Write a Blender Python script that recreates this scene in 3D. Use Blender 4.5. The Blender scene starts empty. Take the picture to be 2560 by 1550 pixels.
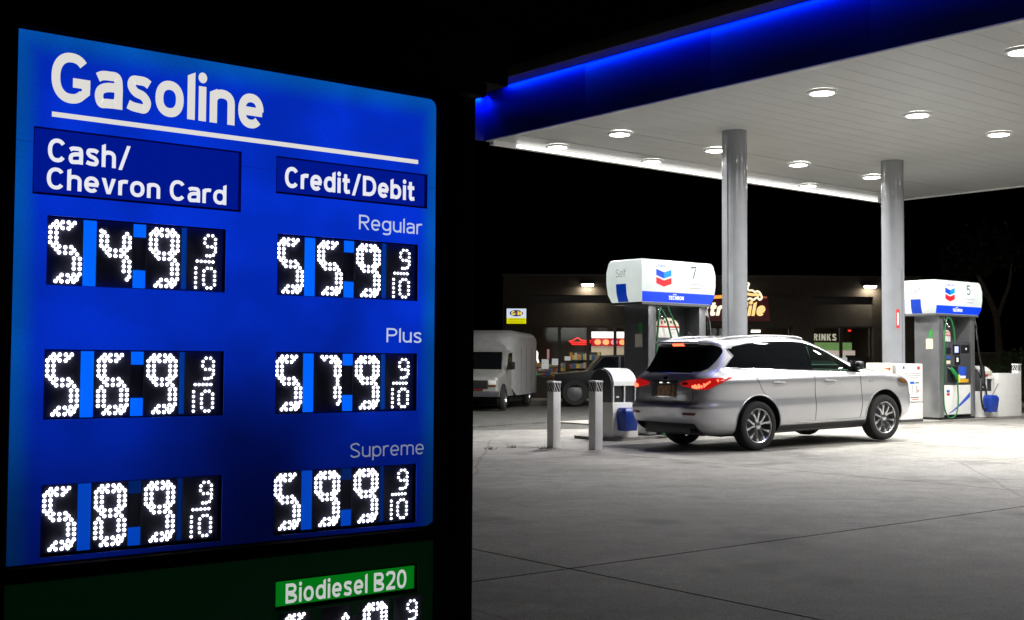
import bpy, bmesh, math, random
from math import sin, cos, pi, radians, sqrt
from mathutils import Vector, Matrix
random.seed(7)
scene = bpy.context.scene
COL = scene.collection

# ------------------------------------------------------------------ camera
EYE = 1.35
cam_d = bpy.data.cameras.new("camera")
cam = bpy.data.objects.new("camera", cam_d)
COL.objects.link(cam)
cam_d.sensor_fit = 'HORIZONTAL'
cam_d.sensor_width = 36.0
cam_d.lens = 36.0 * 3026.5 / 2560.0
cam_d.clip_end = 400.0
cam_d.clip_start = 0.05
PITCH, ROLL = 0.0436, 0.0059
right = Vector((1, 0, 0)); fwd = Vector((0, cos(PITCH), sin(PITCH))); up = right.cross(fwd)
r2 = right * cos(ROLL) + up * sin(ROLL); u2 = -right * sin(ROLL) + up * cos(ROLL)
cam.matrix_world = Matrix(((r2.x, u2.x, -fwd.x, 0), (r2.y, u2.y, -fwd.y, 0), (r2.z, u2.z, -fwd.z, EYE), (0, 0, 0, 1)))
scene.camera = cam

# ------------------------------------------------------------------ night sky, exposure
world = bpy.data.worlds.new("World"); scene.world = world
world.use_nodes = True
wn = world.node_tree.nodes; wl = world.node_tree.links
sky = wn.new('ShaderNodeTexSky'); sky.sky_type = 'NISHITA'; sky.sun_disc = False
sky.sun_elevation = radians(-4.0); sky.sun_rotation = radians(200)
wl.new(sky.outputs[0], wn['Background'].inputs[0])
wn['Background'].inputs[1].default_value = 0.02
vs = scene.view_settings
vs.view_transform = 'Standard'; vs.look = 'None'; vs.gamma = 1.0; vs.exposure = 0.0; vs.use_curve_mapping = False
scene.cycles.max_bounces = 6
scene.cycles.sample_clamp_indirect = 4.0
scene.cycles.use_denoising = True
CANOPY_W = 84.0       # watts of one canopy lamp

# ------------------------------------------------------------------ materials
def lin(c):
    return tuple((x / 255 / 12.92) if x / 255 <= 0.04045 else ((x / 255 + 0.055) / 1.055) ** 2.4 for x in c)

def mat(name, col, rough=0.6, metal=0.0, var=0.12, scale=6.0, bump=0.0, bscale=60.0, spec=0.5, coat=0.0, emit=None, estr=0.0, detail=4):
    m = bpy.data.materials.new(name); m.use_nodes = True
    nt = m.node_tree; b = nt.nodes['Principled BSDF']
    b.inputs['Roughness'].default_value = rough; b.inputs['Metallic'].default_value = metal
    b.inputs['Specular IOR Level'].default_value = spec
    b.inputs['Coat Weight'].default_value = coat; b.inputs['Coat Roughness'].default_value = 0.04
    tc = nt.nodes.new('ShaderNodeTexCoord')
    if var > 0:
        n = nt.nodes.new('ShaderNodeTexNoise'); n.inputs['Scale'].default_value = scale; n.inputs['Detail'].default_value = detail
        nt.links.new(tc.outputs['Object'], n.inputs['Vector'])
        r = nt.nodes.new('ShaderNodeValToRGB')
        r.color_ramp.elements[0].position = 0.3; r.color_ramp.elements[1].position = 0.72
        r.color_ramp.elements[0].color = tuple(c * (1 - var) for c in col) + (1,)
        r.color_ramp.elements[1].color = tuple(min(1, c * (1 + var)) for c in col) + (1,)
        nt.links.new(n.outputs['Fac'], r.inputs['Fac']); nt.links.new(r.outputs[0], b.inputs['Base Color'])
    else:
        b.inputs['Base Color'].default_value = tuple(col) + (1,)
    if bump > 0:
        n2 = nt.nodes.new('ShaderNodeTexNoise'); n2.inputs['Scale'].default_value = bscale
        nt.links.new(tc.outputs['Object'], n2.inputs['Vector'])
        bp = nt.nodes.new('ShaderNodeBump'); bp.inputs['Strength'].default_value = bump; bp.inputs['Distance'].default_value = 0.01
        nt.links.new(n2.outputs['Fac'], bp.inputs['Height']); nt.links.new(bp.outputs[0], b.inputs['Normal'])
    if emit is not None:
        b.inputs['Emission Color'].default_value = tuple(emit) + (1,); b.inputs['Emission Strength'].default_value = estr
    return m

def glow(name, col, s):
    return mat(name, tuple(min(c, .5) for c in col), 0.5, var=0, emit=col, estr=s)

M = {}
M['dark_frame'] = mat('dark_frame', (.004, .003, .003), .8, spec=.15)
M['steel'] = mat('steel', (.36, .37, .38), .28, .75, var=.10, scale=3, bump=.05, bscale=9)
M['column'] = mat('column_paint', (.24, .25, .27), .22, 0.0, var=.07, scale=2.5, bump=.04, bscale=14, spec=.7, coat=.6)
M['soffit'] = mat('soffit_paint', (.42, .425, .42), .40, var=.05, scale=1.2, bump=.03, bscale=5)
M['fascia'] = mat('fascia_blue', (.004, .012, .26), .42, var=.05, scale=1.5)
M['hood'] = mat('hood_grey', (.05, .046, .042), .6)
M['white'] = mat('white_paint', (.84, .84, .83), .45, var=.06, scale=5)
M['whiteb'] = mat('white_enamel', (.74, .74, .72), .3, var=.05, scale=9, coat=.3)
M['black'] = mat('black_plastic', (.012, .012, .014), .4)
M['rubber'] = mat('rubber', (.009, .009, .0095), .85, bump=.3, bscale=90)
M['blue'] = mat('blue_plastic', (.01, .045, .33), .35)
M['hoseg'] = mat('green_hose', (.01, .13, .035), .35)
M['hoseb'] = mat('black_hose', (.012, .012, .012), .4)
M['darkgrey'] = mat('dark_grey_plastic', (.055, .058, .065), .45)
M['chrome'] = mat('chrome', (.75, .76, .78), .12, 1.0, var=0)
M['rim'] = mat('alloy', (.52, .53, .55), .22, .95, var=.08, scale=20)
M['glass'] = mat('tinted_glass', (.004, .005, .006), .03, var=0, spec=.10)
M['redglass'] = mat('red_lens', (.35, .003, .004), .12, var=.2, scale=30, emit=(1, .02, .02), estr=.32)
M['darkred'] = mat('dark_red_reflector', (.09, .006, .008), .2)
M['stopglow'] = glow('stop_lamp_glow', (1, .12, .05), 3.2)
M['tailglow'] = glow('tail_led_glow', (1, .16, .07), 2.4)
M['amber'] = mat('amber_lens', (.13, .055, .02), .2)
M['plate'] = mat('paper_plate', (.42, .24, .13), .5, var=.6, scale=28)
M['asphalt'] = mat('asphalt', (.055, .055, .052), .85, var=.35, scale=3, bump=.5, bscale=150)
M['kerb'] = mat('kerb_concrete', (.22, .21, .19), .8, var=.2, scale=6, bump=.3)
M['stucco'] = mat('brown_stucco', (.040, .030, .022), .85, var=.18, scale=4, bump=.5, bscale=80)
M['stucco2'] = mat('dark_stucco', (.038, .030, .024), .85, var=.2, scale=4, bump=.5, bscale=80)
M['bronze'] = mat('bronze_frame', (.014, .011, .01), .4)
M['green_sticker'] = mat('green_sticker', (.03, .30, .05), .5)
M['cream'] = mat('cream_label', (.62, .58, .46), .6)
M['red'] = mat('red_print', (.55, .025, .03), .5)
M['bluep'] = mat('blue_print', (.02, .08, .5), .5)
M['dkprint'] = mat('dark_print', (.04, .045, .06), .6)
M['yellow'] = mat('yellow_sticker', (.65, .36, .02), .5)
M['lime'] = mat('lime_sticker', (.55, .68, .05), .5)
M['greenn'] = mat('green_nozzle_cover', (.01, .20, .05), .35)
M['bark'] = mat('bark', (.11, .085, .065), .9, var=.4, scale=10, bump=.8, bscale=40)
M['leaf'] = mat('leaf', (.045, .085, .025), .6, var=.45, scale=3)
M['weed'] = mat('dry_weed', (.10, .11, .035), .8, var=.5, scale=30)
M['lamp'] = glow('lamp_lens', (1, .97, .9), 30)
M['walllamp'] = glow('wall_lamp_lens', (1, .96, .80), 16)
M['led'] = glow('white_led', (.86, .88, 1.0), 7.0)
M['tile'] = mat('led_tile', (.13, .13, .17), .45, spec=.4)
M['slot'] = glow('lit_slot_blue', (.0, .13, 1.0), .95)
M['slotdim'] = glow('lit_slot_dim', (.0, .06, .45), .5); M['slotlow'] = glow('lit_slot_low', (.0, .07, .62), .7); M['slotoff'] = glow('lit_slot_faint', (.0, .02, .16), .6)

# concrete of the forecourt: mottled, speckled, stained, seen across many metres
def concrete():
    m = bpy.data.materials.new('forecourt_concrete'); m.use_nodes = True
    nt = m.node_tree; b = nt.nodes['Principled BSDF']; N = nt.nodes.new; L = nt.links.new
    g = N('ShaderNodeNewGeometry')
    def noise(s, d=4, r=.6):
        n = N('ShaderNodeTexNoise'); n.inputs['Scale'].default_value = s; n.inputs['Detail'].default_value = d; n.inputs['Roughness'].default_value = r
        L(g.outputs['Position'], n.inputs['Vector']); return n.outputs['Fac']
    def ramp(f, p0, c0, p1, c1):
        r = N('ShaderNodeValToRGB'); r.color_ramp.elements[0].position = p0; r.color_ramp.elements[1].position = p1
        r.color_ramp.elements[0].color = (c0,) * 3 + (1,); r.color_ramp.elements[1].color = (c1,) * 3 + (1,); L(f, r.inputs[0]); return r.outputs[0]
    def mul(a, c):
        x = N('ShaderNodeMix'); x.data_type = 'RGBA'; x.blend_type = 'MULTIPLY'; x.inputs[0].default_value = 1; L(a, x.inputs[6]); L(c, x.inputs[7]); return x.outputs[2]
    base = ramp(noise(.35, 6, .65), .35, .68, .65, 1.10)
    mid = ramp(noise(3.2, 6, .7), .3, .74, .7, 1.16)
    fine = mul(ramp(noise(62, 3, .9), .34, .42, .66, 1.58), ramp(noise(16, 3, .8), .3, .80, .7, 1.16))
    stain = ramp(noise(.8, 3, .5), .30, .62, .42, 1.0)
    c = mul(mul(mul(base, mid), fine), stain)
    tint = N('ShaderNodeMix'); tint.data_type = 'RGBA'; tint.blend_type = 'MULTIPLY'; tint.inputs[0].default_value = 1
    L(c, tint.inputs[6]); tint.inputs[7].default_value = (.285, .275, .252, 1)
    # hairline cracks
    v = N('ShaderNodeTexVoronoi'); v.feature = 'DISTANCE_TO_EDGE'; v.inputs['Scale'].default_value = .16
    wob = N('ShaderNodeTexNoise'); wob.inputs['Scale'].default_value = 1.3; wob.inputs['Detail'].default_value = 5; L(g.outputs['Position'], wob.inputs['Vector'])
    ad = N('ShaderNodeMix'); ad.data_type = 'VECTOR'; ad.inputs[0].default_value = .12
    L(g.outputs['Position'], ad.inputs[4]); L(wob.outputs['Color'], ad.inputs[5]); L(ad.outputs[1], v.inputs['Vector'])
    cr = ramp(v.outputs['Distance'], .0006, .62, .002, 1.0)
    ov = N('ShaderNodeTexVoronoi'); ov.inputs['Scale'].default_value = .62; ov.inputs['Randomness'].default_value = 1
    ad2 = N('ShaderNodeMix'); ad2.data_type = 'VECTOR'; ad2.inputs[0].default_value = .10; L(g.outputs['Position'], ad2.inputs[4]); L(wob.outputs['Color'], ad2.inputs[5]); L(ad2.outputs[1], ov.inputs['Vector'])
    oil = ramp(ov.outputs['Distance'], .05, .55, .16, 1.0)
    L(mul(mul(tint.outputs[2], cr), oil), b.inputs['Base Color'])
    b.inputs['Roughness'].default_value = .8
    bp = N('ShaderNodeBump'); bp.inputs['Strength'].default_value = .5; bp.inputs['Distance'].default_value = .006
    L(noise(60, 4, .7), bp.inputs['Height']); L(bp.outputs[0], b.inputs['Normal'])
    return m
M['concrete'] = concrete()

def car_paint():
    m = mat('pearl_paint', (.50, .505, .53), .25, .5, var=.03, scale=2, spec=.5, coat=1.0)
    return m
M['paint'] = car_paint()

# back-lit translucent sheet of the price sign: the tubes behind light it unevenly
def backlit():
    m = bpy.data.materials.new('backlit_blue_sheet'); m.use_nodes = True
    nt = m.node_tree; b = nt.nodes['Principled BSDF']; N = nt.nodes.new; L = nt.links.new
    b.inputs['Base Color'].default_value = (.0, .015, .16, 1); b.inputs['Roughness'].default_value = .35
    tc = N('ShaderNodeTexCoord'); sp = N('ShaderNodeSeparateXYZ'); L(tc.outputs['Object'], sp.inputs[0])
    def math_(op, a, c=None):
        x = N('ShaderNodeMath'); x.operation = op
        if hasattr(a, 'is_linked') or not isinstance(a, (int, float)): L(a, x.inputs[0])
        else: x.inputs[0].default_value = a
        if c is not None:
            if isinstance(c, (int, float)): x.inputs[1].default_value = c
            else: L(c, x.inputs[1])
        return x.outputs[0]
    def sm(v, lo, hi, a, c):
        x = N('ShaderNodeMapRange'); x.interpolation_type = 'SMOOTHSTEP'
        L(v, x.inputs[0]); x.inputs[1].default_value = lo; x.inputs[2].default_value = hi; x.inputs[3].default_value = a; x.inputs[4].default_value = c
        return x.outputs[0]
    X, Z = sp.outputs[0], sp.outputs[2]
    vert = sm(Z, .50, 1.80, .16, 1.0)                        # tubes are weak at the bottom
    dx = math_('ABSOLUTE', math_('SUBTRACT', X, 2.44)); dead = sm(dx, .05, .62, .28, 1.0)   # a dead tube low in the middle
    zz = sm(Z, .7, 1.85, 0.12, 1.0)
    hole = math_('MAXIMUM', dead, zz)
    ns = N('ShaderNodeTexNoise'); ns.inputs['Scale'].default_value = 2.6; ns.inputs['Detail'].default_value = 2; L(tc.outputs['Object'], ns.inputs['Vector'])
    blot = sm(ns.outputs['Fac'], .3, .7, .78, 1.15)
    fine = N('ShaderNodeTexNoise'); fine.inputs['Scale'].default_value = 90; L(tc.outputs['Object'], fine.inputs['Vector'])
    fn = sm(fine.outputs['Fac'], .2, .8, .9, 1.1)
    s = math_('MULTIPLY', math_('MULTIPLY', math_('MULTIPLY', vert, hole), blot), fn)
    # the rim tube is whiter: edge of the sheet turns cyan
    ex = math_('MINIMUM', sm(X, 1.42, 1.52, 0, 1), sm(X, 3.37, 3.27, 0, 1))
    ez = sm(Z, 2.62, 2.50, 0, 1)
    e = math_('MINIMUM', ex, ez)
    mx = N('ShaderNodeMix'); mx.data_type = 'RGBA'; L(e, mx.inputs[0])
    mx.inputs[6].default_value = (.001, .082, .42, 1); mx.inputs[7].default_value = (.001, .028, .56, 1)
    L(mx.outputs[2], b.inputs['Emission Color']); L(s, b.inputs['Emission Strength'])
    return m
M['backlit'] = backlit()
M['backlit_box'] = mat('recessed_sheet', (.0, .012, .12), .4, var=0, emit=(.0, .014, .42), estr=.62)
M['letter'] = glow('lit_letters', (.82, .80, .76), .88)
M['letter2'] = glow('lit_letters_bright', (.85, .86, .92), .95)
M['letter3'] = glow('lit_letters_small', (.62, .72, .95), .78)
M['letter4'] = glow('lit_letters_dim', (.45, .50, .68), .42)
M['greenbox'] = glow('lit_green_sheet', (.0, .17, .008), .85)
M['greendark'] = glow('dim_green_sheet', (.0, .010, .002), .4)
M['letterg'] = glow('lit_letters_green', (.62, .66, .62), .80)

# ------------------------------------------------------------------ mesh helpers
class MB:
    def __init__(s): s.v = []; s.f = []; s.m = []; s.mi = 0
    def add(s, vs, fs):
        o = len(s.v); s.v += [tuple(v) for v in vs]
        for f in fs: s.f.append(tuple(i + o for i in f)); s.m.append(s.mi)
        return s
    def box(s, x0, x1, y0, y1, z0, z1):
        return s.add([(x0, y0, z0), (x1, y0, z0), (x1, y1, z0), (x0, y1, z0), (x0, y0, z1), (x1, y0, z1), (x1, y1, z1), (x0, y1, z1)],
                     [(0, 3, 2, 1), (4, 5, 6, 7), (0, 1, 5, 4), (1, 2, 6, 5), (2, 3, 7, 6), (3, 0, 4, 7)])
    def prism(s, poly, axis, a, b):
        """poly: list of 2D points, extruded along axis from a to b"""
        def P(p, t):
            if axis == 'y': return (p[0], t, p[1])
            if axis == 'x': return (t, p[0], p[1])
            return (p[0], p[1], t)
        n = len(poly)
        vs = [P(p, a) for p in poly] + [P(p, b) for p in poly]
        fs = [tuple(range(n)), tuple(range(2 * n - 1, n - 1, -1))] + [(i, i + n, (i + 1) % n + n, (i + 1) % n) for i in range(n)]
        return s.add(vs, fs)
    def cyl(s, p, q, r, r1=None, n=16, caps=True):
        p = Vector(p); q = Vector(q); r1 = r if r1 is None else r1
        d = (q - p).normalized(); a = Vector((0, 0, 1)) if abs(d.z) < .9 else Vector((1, 0, 0))
        e = d.cross(a).normalized(); f = d.cross(e)
        vs = [p + (e * cos(2 * pi * i / n) + f * sin(2 * pi * i / n)) * r for i in range(n)] + [q + (e * cos(2 * pi * i / n) + f * sin(2 * pi * i / n)) * r1 for i in range(n)]
        fs = [(i, (i + 1) % n, (i + 1) % n + n, i + n) for i in range(n)]
        if caps: fs += [tuple(range(n - 1, -1, -1)), tuple(range(n, 2 * n))]
        return s.add(vs, fs)
    def tube(s, pts, r, n=8):
        pts = [Vector(p) for p in pts]
        rings = []; e = None
        for i, p in enumerate(pts):
            d = (pts[min(i + 1, len(pts) - 1)] - pts[max(i - 1, 0)]).normalized()
            if e is None:
                a = Vector((0, 0, 1)) if abs(d.z) < .9 else Vector((1, 0, 0)); e = d.cross(a).normalized()
            e = (e - d * e.dot(d)).normalized(); f = d.cross(e)
            rr = r if not callable(r) else r(i / (len(pts) - 1))
            rings.append([p + (e * cos(2 * pi * k / n) + f * sin(2 * pi * k / n)) * rr for k in range(n)])
        vs = [v for ring in rings for v in ring]; fs = []
        for i in range(len(rings) - 1):
            for k in range(n): fs.append((i * n + k, i * n + (k + 1) % n, (i + 1) * n + (k + 1) % n, (i + 1) * n + k))
        fs += [tuple(range(n - 1, -1, -1)), tuple(range((len(rings) - 1) * n, len(rings) * n))]
        return s.add(vs, fs)
    def lathe(s, prof, axis='z', n=32, c=(0, 0, 0)):
        vs = []; fs = []
        for r, h in prof:
            for k in range(n):
                a = 2 * pi * k / n
                if axis == 'z': vs.append((c[0] + r * cos(a), c[1] + r * sin(a), c[2] + h))
                else: vs.append((c[0] + r * cos(a), c[1] + h, c[2] + r * sin(a)))
        for i in range(len(prof) - 1):
            for k in range(n): fs.append((i * n + k, i * n + (k + 1) % n, (i + 1) * n + (k + 1) % n, (i + 1) * n + k))
        return s.add(vs, fs)
    def build(s, name, material, parent=None, smooth=False, bevel=0.0, loc=None):
        me = bpy.data.meshes.new(name); me.from_pydata(s.v, [], s.f)
        mats = material if isinstance(material, (list, tuple)) else [material]
        for m in mats: me.materials.append(m)
        for p, mi in zip(me.polygons, s.m): p.material_index = mi
        bm = bmesh.new(); bm.from_mesh(me)
        bmesh.ops.recalc_face_normals(bm, faces=bm.faces)
        if bevel > 0:
            es = [e for e in bm.edges if len(e.link_faces) == 2 and e.calc_face_angle(0) > .5]
            bmesh.ops.bevel(bm, geom=es, offset=bevel, segments=2, affect='EDGES', profile=.6, clamp_overlap=True)
        bm.to_mesh(me); bm.free()
        if smooth or bevel > 0:
            for p in me.polygons: p.use_smooth = True
            me.set_sharp_from_angle(angle=radians(38))
        return link(name, me, parent, loc)

def link(name, me, parent=None, loc=None, rotz=0):
    o = bpy.data.objects.new(name, me); COL.objects.link(o)
    if parent: o.parent = parent
    if loc: o.location = loc
    if rotz: o.rotation_euler = (0, 0, rotz)
    return o

def tag(o, label, cat=None, group=None):
    o['label'] = label
    if cat: o['category'] = cat
    if group: o['group'] = group
    return o
def struct(o): o['kind'] = 'structure'; return o
def stuff(o): o['kind'] = 'stuff'; return o

# canopy frame: x runs along the sign face / island, y runs away across the islands
PHI = pi / 2 - 0.8907
def F(u, w, z=0.0): return Vector((u * cos(PHI) - w * sin(PHI), u * sin(PHI) + w * cos(PHI), z))
def root(name, label, cat, loc, rotz=0, group=None):
    o = bpy.data.objects.new(name, None); COL.objects.link(o); o.empty_display_size = .2
    o.location = loc; o.rotation_euler = (0, 0, rotz)
    return tag(o, label, cat, group)
def copy_tree(o, parent=None):
    c = o.copy(); COL.objects.link(c)
    if parent: c.parent = parent
    for ch in list(o.children): copy_tree(ch, c)
    return c

_fonts = {}
def text_mesh(name, txt, box, plane_y, material, parent, bold=0.0, shear=0.0, depth=0.002, spacing=1.0, side='y'):
    """text fitted to box (x0,x1,z0,z1) standing on a plane facing -y (side y) or -x (side x)"""
    cu = bpy.data.curves.new(name, 'FONT'); cu.body = txt; cu.size = 1.0; cu.offset = bold; cu.shear = shear; cu.space_character = spacing; cu.resolution_u = 5
    ob = bpy.data.objects.new(name, cu); COL.objects.link(ob)
    dg = bpy.context.evaluated_depsgraph_get(); dg.update()
    me = bpy.data.meshes.new_from_object(ob.evaluated_get(dg))
    bpy.data.objects.remove(ob); bpy.data.curves.remove(cu)
    xs = [v.co.x for v in me.vertices]; ys = [v.co.y for v in me.vertices]
    x0, x1, y0, y1 = min(xs), max(xs), min(ys), max(ys)
    bx0, bx1, bz0, bz1 = box
    mb = MB()
    co = []
    for v in me.vertices:
        X = bx0 + (v.co.x - x0) / (x1 - x0) * (bx1 - bx0); Z = bz0 + (v.co.y - y0) / (y1 - y0) * (bz1 - bz0)
        co.append((X, Z))
    if side == 'y': vs = [(a, plane_y, b) for a, b in co]
    else: vs = [(plane_y, a, b) for a, b in co]
    bpy_me = bpy.data.meshes.new(name)
    bpy_me.from_pydata(vs, [], [tuple(p.vertices) for p in me.polygons])
    bpy_me.materials.append(material)
    bm = bmesh.new(); bm.from_mesh(bpy_me)
    if depth:
        geo = bmesh.ops.extrude_face_region(bm, geom=list(bm.faces))
        dv = Vector((0, -depth, 0)) if side == 'y' else Vector((-depth, 0, 0))
        bmesh.ops.translate(bm, vec=dv, verts=[g for g in geo['geom'] if isinstance(g, bmesh.types.BMVert)])
    bmesh.ops.recalc_face_normals(bm, faces=bm.faces)
    bm.to_mesh(bpy_me); bm.free(); bpy.data.meshes.remove(me)
    return link(name, bpy_me, parent)

def smooth01(t): t = max(0, min(1, t)); return t * t * (3 - 2 * t)
def GZ(u): return .07 * smooth01((u - 14.0) / 4.8)      # the forecourt rises gently to the back
def GXY(x, y): return GZ(x * cos(PHI) + y * sin(PHI))

# ------------------------------------------------------------------ drawn letters (a road-sign style alphabet made of strokes)
def _arc(cx, cy, rx, ry, a0, a1, n=18, e=2.25):
    out = []
    for i in range(n + 1):
        a = radians(a0 + (a1 - a0) * i / n); c, s_ = cos(a), sin(a)
        out.append((cx + rx * math.copysign(abs(c) ** (2 / e), c), cy + ry * math.copysign(abs(s_) ** (2 / e), s_)))
    return out
def _spl(p, n=7):
    out = []; q = [p[0]] + list(p) + [p[-1]]
    for i in range(1, len(q) - 2):
        a, b, c, d = q[i - 1], q[i], q[i + 1], q[i + 2]
        for k in range(n):
            t = k / n; t2 = t * t; t3 = t2 * t
            out.append(tuple(.5 * (2 * b[j] + (c[j] - a[j]) * t + (2 * a[j] - 5 * b[j] + 4 * c[j] - d[j]) * t2 + (3 * b[j] - a[j] - 3 * c[j] + d[j]) * t3) for j in (0, 1)))
    out.append(tuple(p[-1])); return out
def glyph(ch, sw):
    """returns (advance width, [stroke polylines or ('poly', pts)])"""
    s = sw / 2; X = .54; C = .72; A = .74
    def stem(x, y0, y1, slant=False):
        if slant: return ('poly', [(x - s, y0), (x + s, y0), (x + s, y1), (x - s, y1 - sw * .45)])
        return [(x, y0), (x, y1)]
    def arch(x0, x1, top=X):
        r = (x1 - x0) / 2
        return [(x0, top * .60)] + _arc((x0 + x1) / 2, top - s - r * .85, r, r * .85, 165, 0, 10) + [(x1, 0)]
    if ch == ' ': return .24, []
    if ch == 'o': w = .50; return w, [_arc(w / 2, X / 2, w / 2 - s, X / 2 - s + .008, 0, 360, 32)]
    if ch in 'O0': w = .62 if ch == 'O' else .52; return w, [_arc(w / 2, C / 2, w / 2 - s, C / 2 - s + .008, 0, 360, 32)]
    if ch == 'C': w = .58; return w, [_arc(w / 2 + .015, C / 2, w / 2 - s, C / 2 - s + .008, 38, 322, 28)]
    if ch == 'G': w = .63; return w, [_arc(w / 2, C / 2, w / 2 - s, C / 2 - s + .008, 42, 312, 28) + [(w - s - .01, .17), (w - s - .01, C * .47)], [(w - .01, C * .47 - s * .6), (w * .54, C * .47 - s * .6)]]
    if ch == 'e': w = .49; return w, [_arc(w / 2, X / 2, w / 2 - s, X / 2 - s + .008, 0, 318, 28), [(s, X * .49), (w - s * .4, X * .49)]]
    if ch == 'c': w = .45; return w, [_arc(w / 2 + .01, X / 2, w / 2 - s, X / 2 - s + .008, 42, 318, 24)]
    if ch == 'a':
        w = .46; x = w - s
        return w, [_spl([(.045, X * .80), (.12, X - s * 1.05), (w * .50, X - s + .005), (x - .03, X * .86), (x, X * .62), (x, X * .3), (x, 0)], 5),
                   _spl([(x, X * .58), (w * .45, X * .56), (s + .03, X * .47), (s, X * .30), (s + .035, X * .12), (w * .42, s - .005), (x - .04, X * .15), (x, X * .3)], 6)]
    if ch == 's':
        w = .43; return w, [_spl([(w - .045, X * .80), (w * .72, X - s * 1.0), (w * .47, X - s + .006), (s + .035, X * .86), (s + .015, X * .70), (w * .36, X * .545), (w * .66, X * .46), (w - s - .01, X * .29), (w - s - .05, X * .12), (w * .5, s - .006), (w * .25, s + .006), (.03, X * .19)], 5)]
    if ch == 'S':
        w = .54; return w, [_spl([(w - .05, C * .82), (w * .72, C - s), (w * .47, C - s + .006), (s + .04, C * .87), (s + .02, C * .69), (w * .36, C * .55), (w * .66, C * .46), (w - s - .01, C * .28), (w - s - .05, C * .11), (w * .5, s - .006), (w * .25, s + .01), (.03, C * .17)], 5)]
    if ch == 'l': return sw, [stem(s, 0, A, True)]
    if ch == 'I': return sw, [stem(s, 0, C)]
    if ch == 'i': r = s * 1.16; return sw, [stem(s, 0, X), ('poly', [(s + r * cos(a * pi / 8), X + .055 + r + r * 1.05 * sin(a * pi / 8)) for a in range(16)])]
    if ch == 'n': w = .47; return w, [stem(s, 0, X, True), arch(s, w - s)]
    if ch == 'h': w = .47; return w, [stem(s, 0, A, True), arch(s, w - s)]
    if ch == 'm': w = .76; m_ = w / 2; return w, [stem(s, 0, X, True), arch(s, m_), arch(m_, w - s)]
    if ch == 'r': w = .32; return w, [stem(s, 0, X, True), _spl([(s, X * .55), (s + .03, X * .80), (w * .55, X - s), (w * .82, X - s + .008), (w, X - s - .002)], 5)]
    if ch == 'u':
        w = .47; return w, [stem(w - s, 0, X), [(s, X)] + _arc(w / 2, s + (w / 2 - s) * .85, w / 2 - s, (w / 2 - s) * .85, 180, 345, 12) + [(w - s, X * .4)]]
    if ch in 'bp': w = .50; return w, [stem(s, 0 if ch == 'b' else -.18, A if ch == 'b' else X, True), _arc(w / 2, X / 2, w / 2 - s, X / 2 - s + .005, 0, 360, 28)]
    if ch in 'dq': w = .50; return w, [stem(w - s, 0, A, True), _arc(w / 2, X / 2, w / 2 - s, X / 2 - s + .005, 0, 360, 28)]
    if ch == 'g':
        w = .50; x = w - s; return w, [_arc(w / 2, X / 2 + .02, w / 2 - s, X / 2 - s - .015, 0, 360, 28), _spl([(x, X), (x, X * .5), (x, .02), (x - .04, -.10), (w * .5, -.18 + s), (w * .28, -.18 + s + .005), (.06, -.11)], 5)]
    if ch == 't': w = .33; x = .13; return w, [_spl([(x, X + .15), (x, X * .6), (x, .15), (x + .03, .07), (x + .09, s), (w - .01, s + .015)], 5), [(0, X - s), (w - .02, X - s)]]
    if ch == 'f': w = .33; x = .13; return w, [_spl([(w, A - s - .01), (x + .10, A - s), (x + .02, A - .11), (x, A - .2), (x, .2), (x, 0)], 5), [(0, X - s), (w - .03, X - s)]]
    if ch == 'v': w = .48; return w, [('poly', [(0, X), (sw * 1.08, X), (w / 2, sw * 1.25), (w - sw * 1.08, X), (w, X), (w / 2 + sw * .52, 0), (w / 2 - sw * .52, 0)])]
    if ch == 'w': w = .68; q = w / 2; return w, [('poly', [(o, X), (o + sw, X), (o + q / 2 + sw * .4, sw * .9), (o + q - sw * .8, X * .9), (o + q, X), (o + q / 2 + sw * .6, 0), (o + q / 2 - sw * .5, 0)]) for o in (0, q - sw * .5)] + [('poly', [(w - sw, X), (w, X), (q * 1.5 + sw * .4, 0), (q * 1.5 - sw * .5, 0)])]
    if ch == 'x': w = .47; return w, [('poly', [(0, 0), (sw * 1.2, 0), (w, X), (w - sw * 1.2, X)]), ('poly', [(0, X), (sw * 1.2, X), (w, 0), (w - sw * 1.2, 0)])]
    if ch == '/': w = .40; return w, [('poly', [(0, -.035), (sw * .95, -.035), (w, A + .02), (w - sw * .95, A + .02)])]
    if ch == 'D': w = .60; return w, [stem(s, 0, C), [(s, C - s)] + _arc(w * .42, C / 2, w * .58 - s, C / 2 - s, 90, -90, 18) + [(s, s)]]
    if ch in 'PRB':
        w = .55; top = _arc(w * .52, C * .715, w * .48 - s, C * .285 - s, 90, -90, 12)
        o = [stem(s, 0, C), [(s, C - s)] + top + [(s, C * .43 + s)]]
        if ch == 'R': o.append(('poly', [(w * .38, C * .44), (w * .38 + sw * 1.15, C * .44), (w, 0), (w - sw * 1.15, 0)]))
        if ch == 'B': o[1] = [(s, C - s)] + _arc(w * .50, C * .73, w * .45 - s, C * .27 - s, 90, -90, 12) + [(s, C * .46 + s)]; o.append([(s, C * .46 + s * .9)] + _arc(w * .54, C * .25, w * .46 - s, C * .25 - s, 90, -90, 12) + [(s, s)])
        return w, o
    if ch == '2': w = .50; return w, [_spl([(.035, C * .78), (.11, C - s * 1.2), (w * .50, C - s + .005), (w - s - .03, C * .87), (w - s, C * .70), (w - s - .05, C * .52), (w * .45, C * .30), (s * .9, s * 1.1)], 6), [(s * .3, s), (w, s)]]
    if ch == '7': w = .50; return w, [[(0, C - s), (w, C - s)], ('poly', [(w - sw * 1.0, C - s), (w, C - s), (w * .30 + sw, 0), (w * .30, 0)])]
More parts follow.
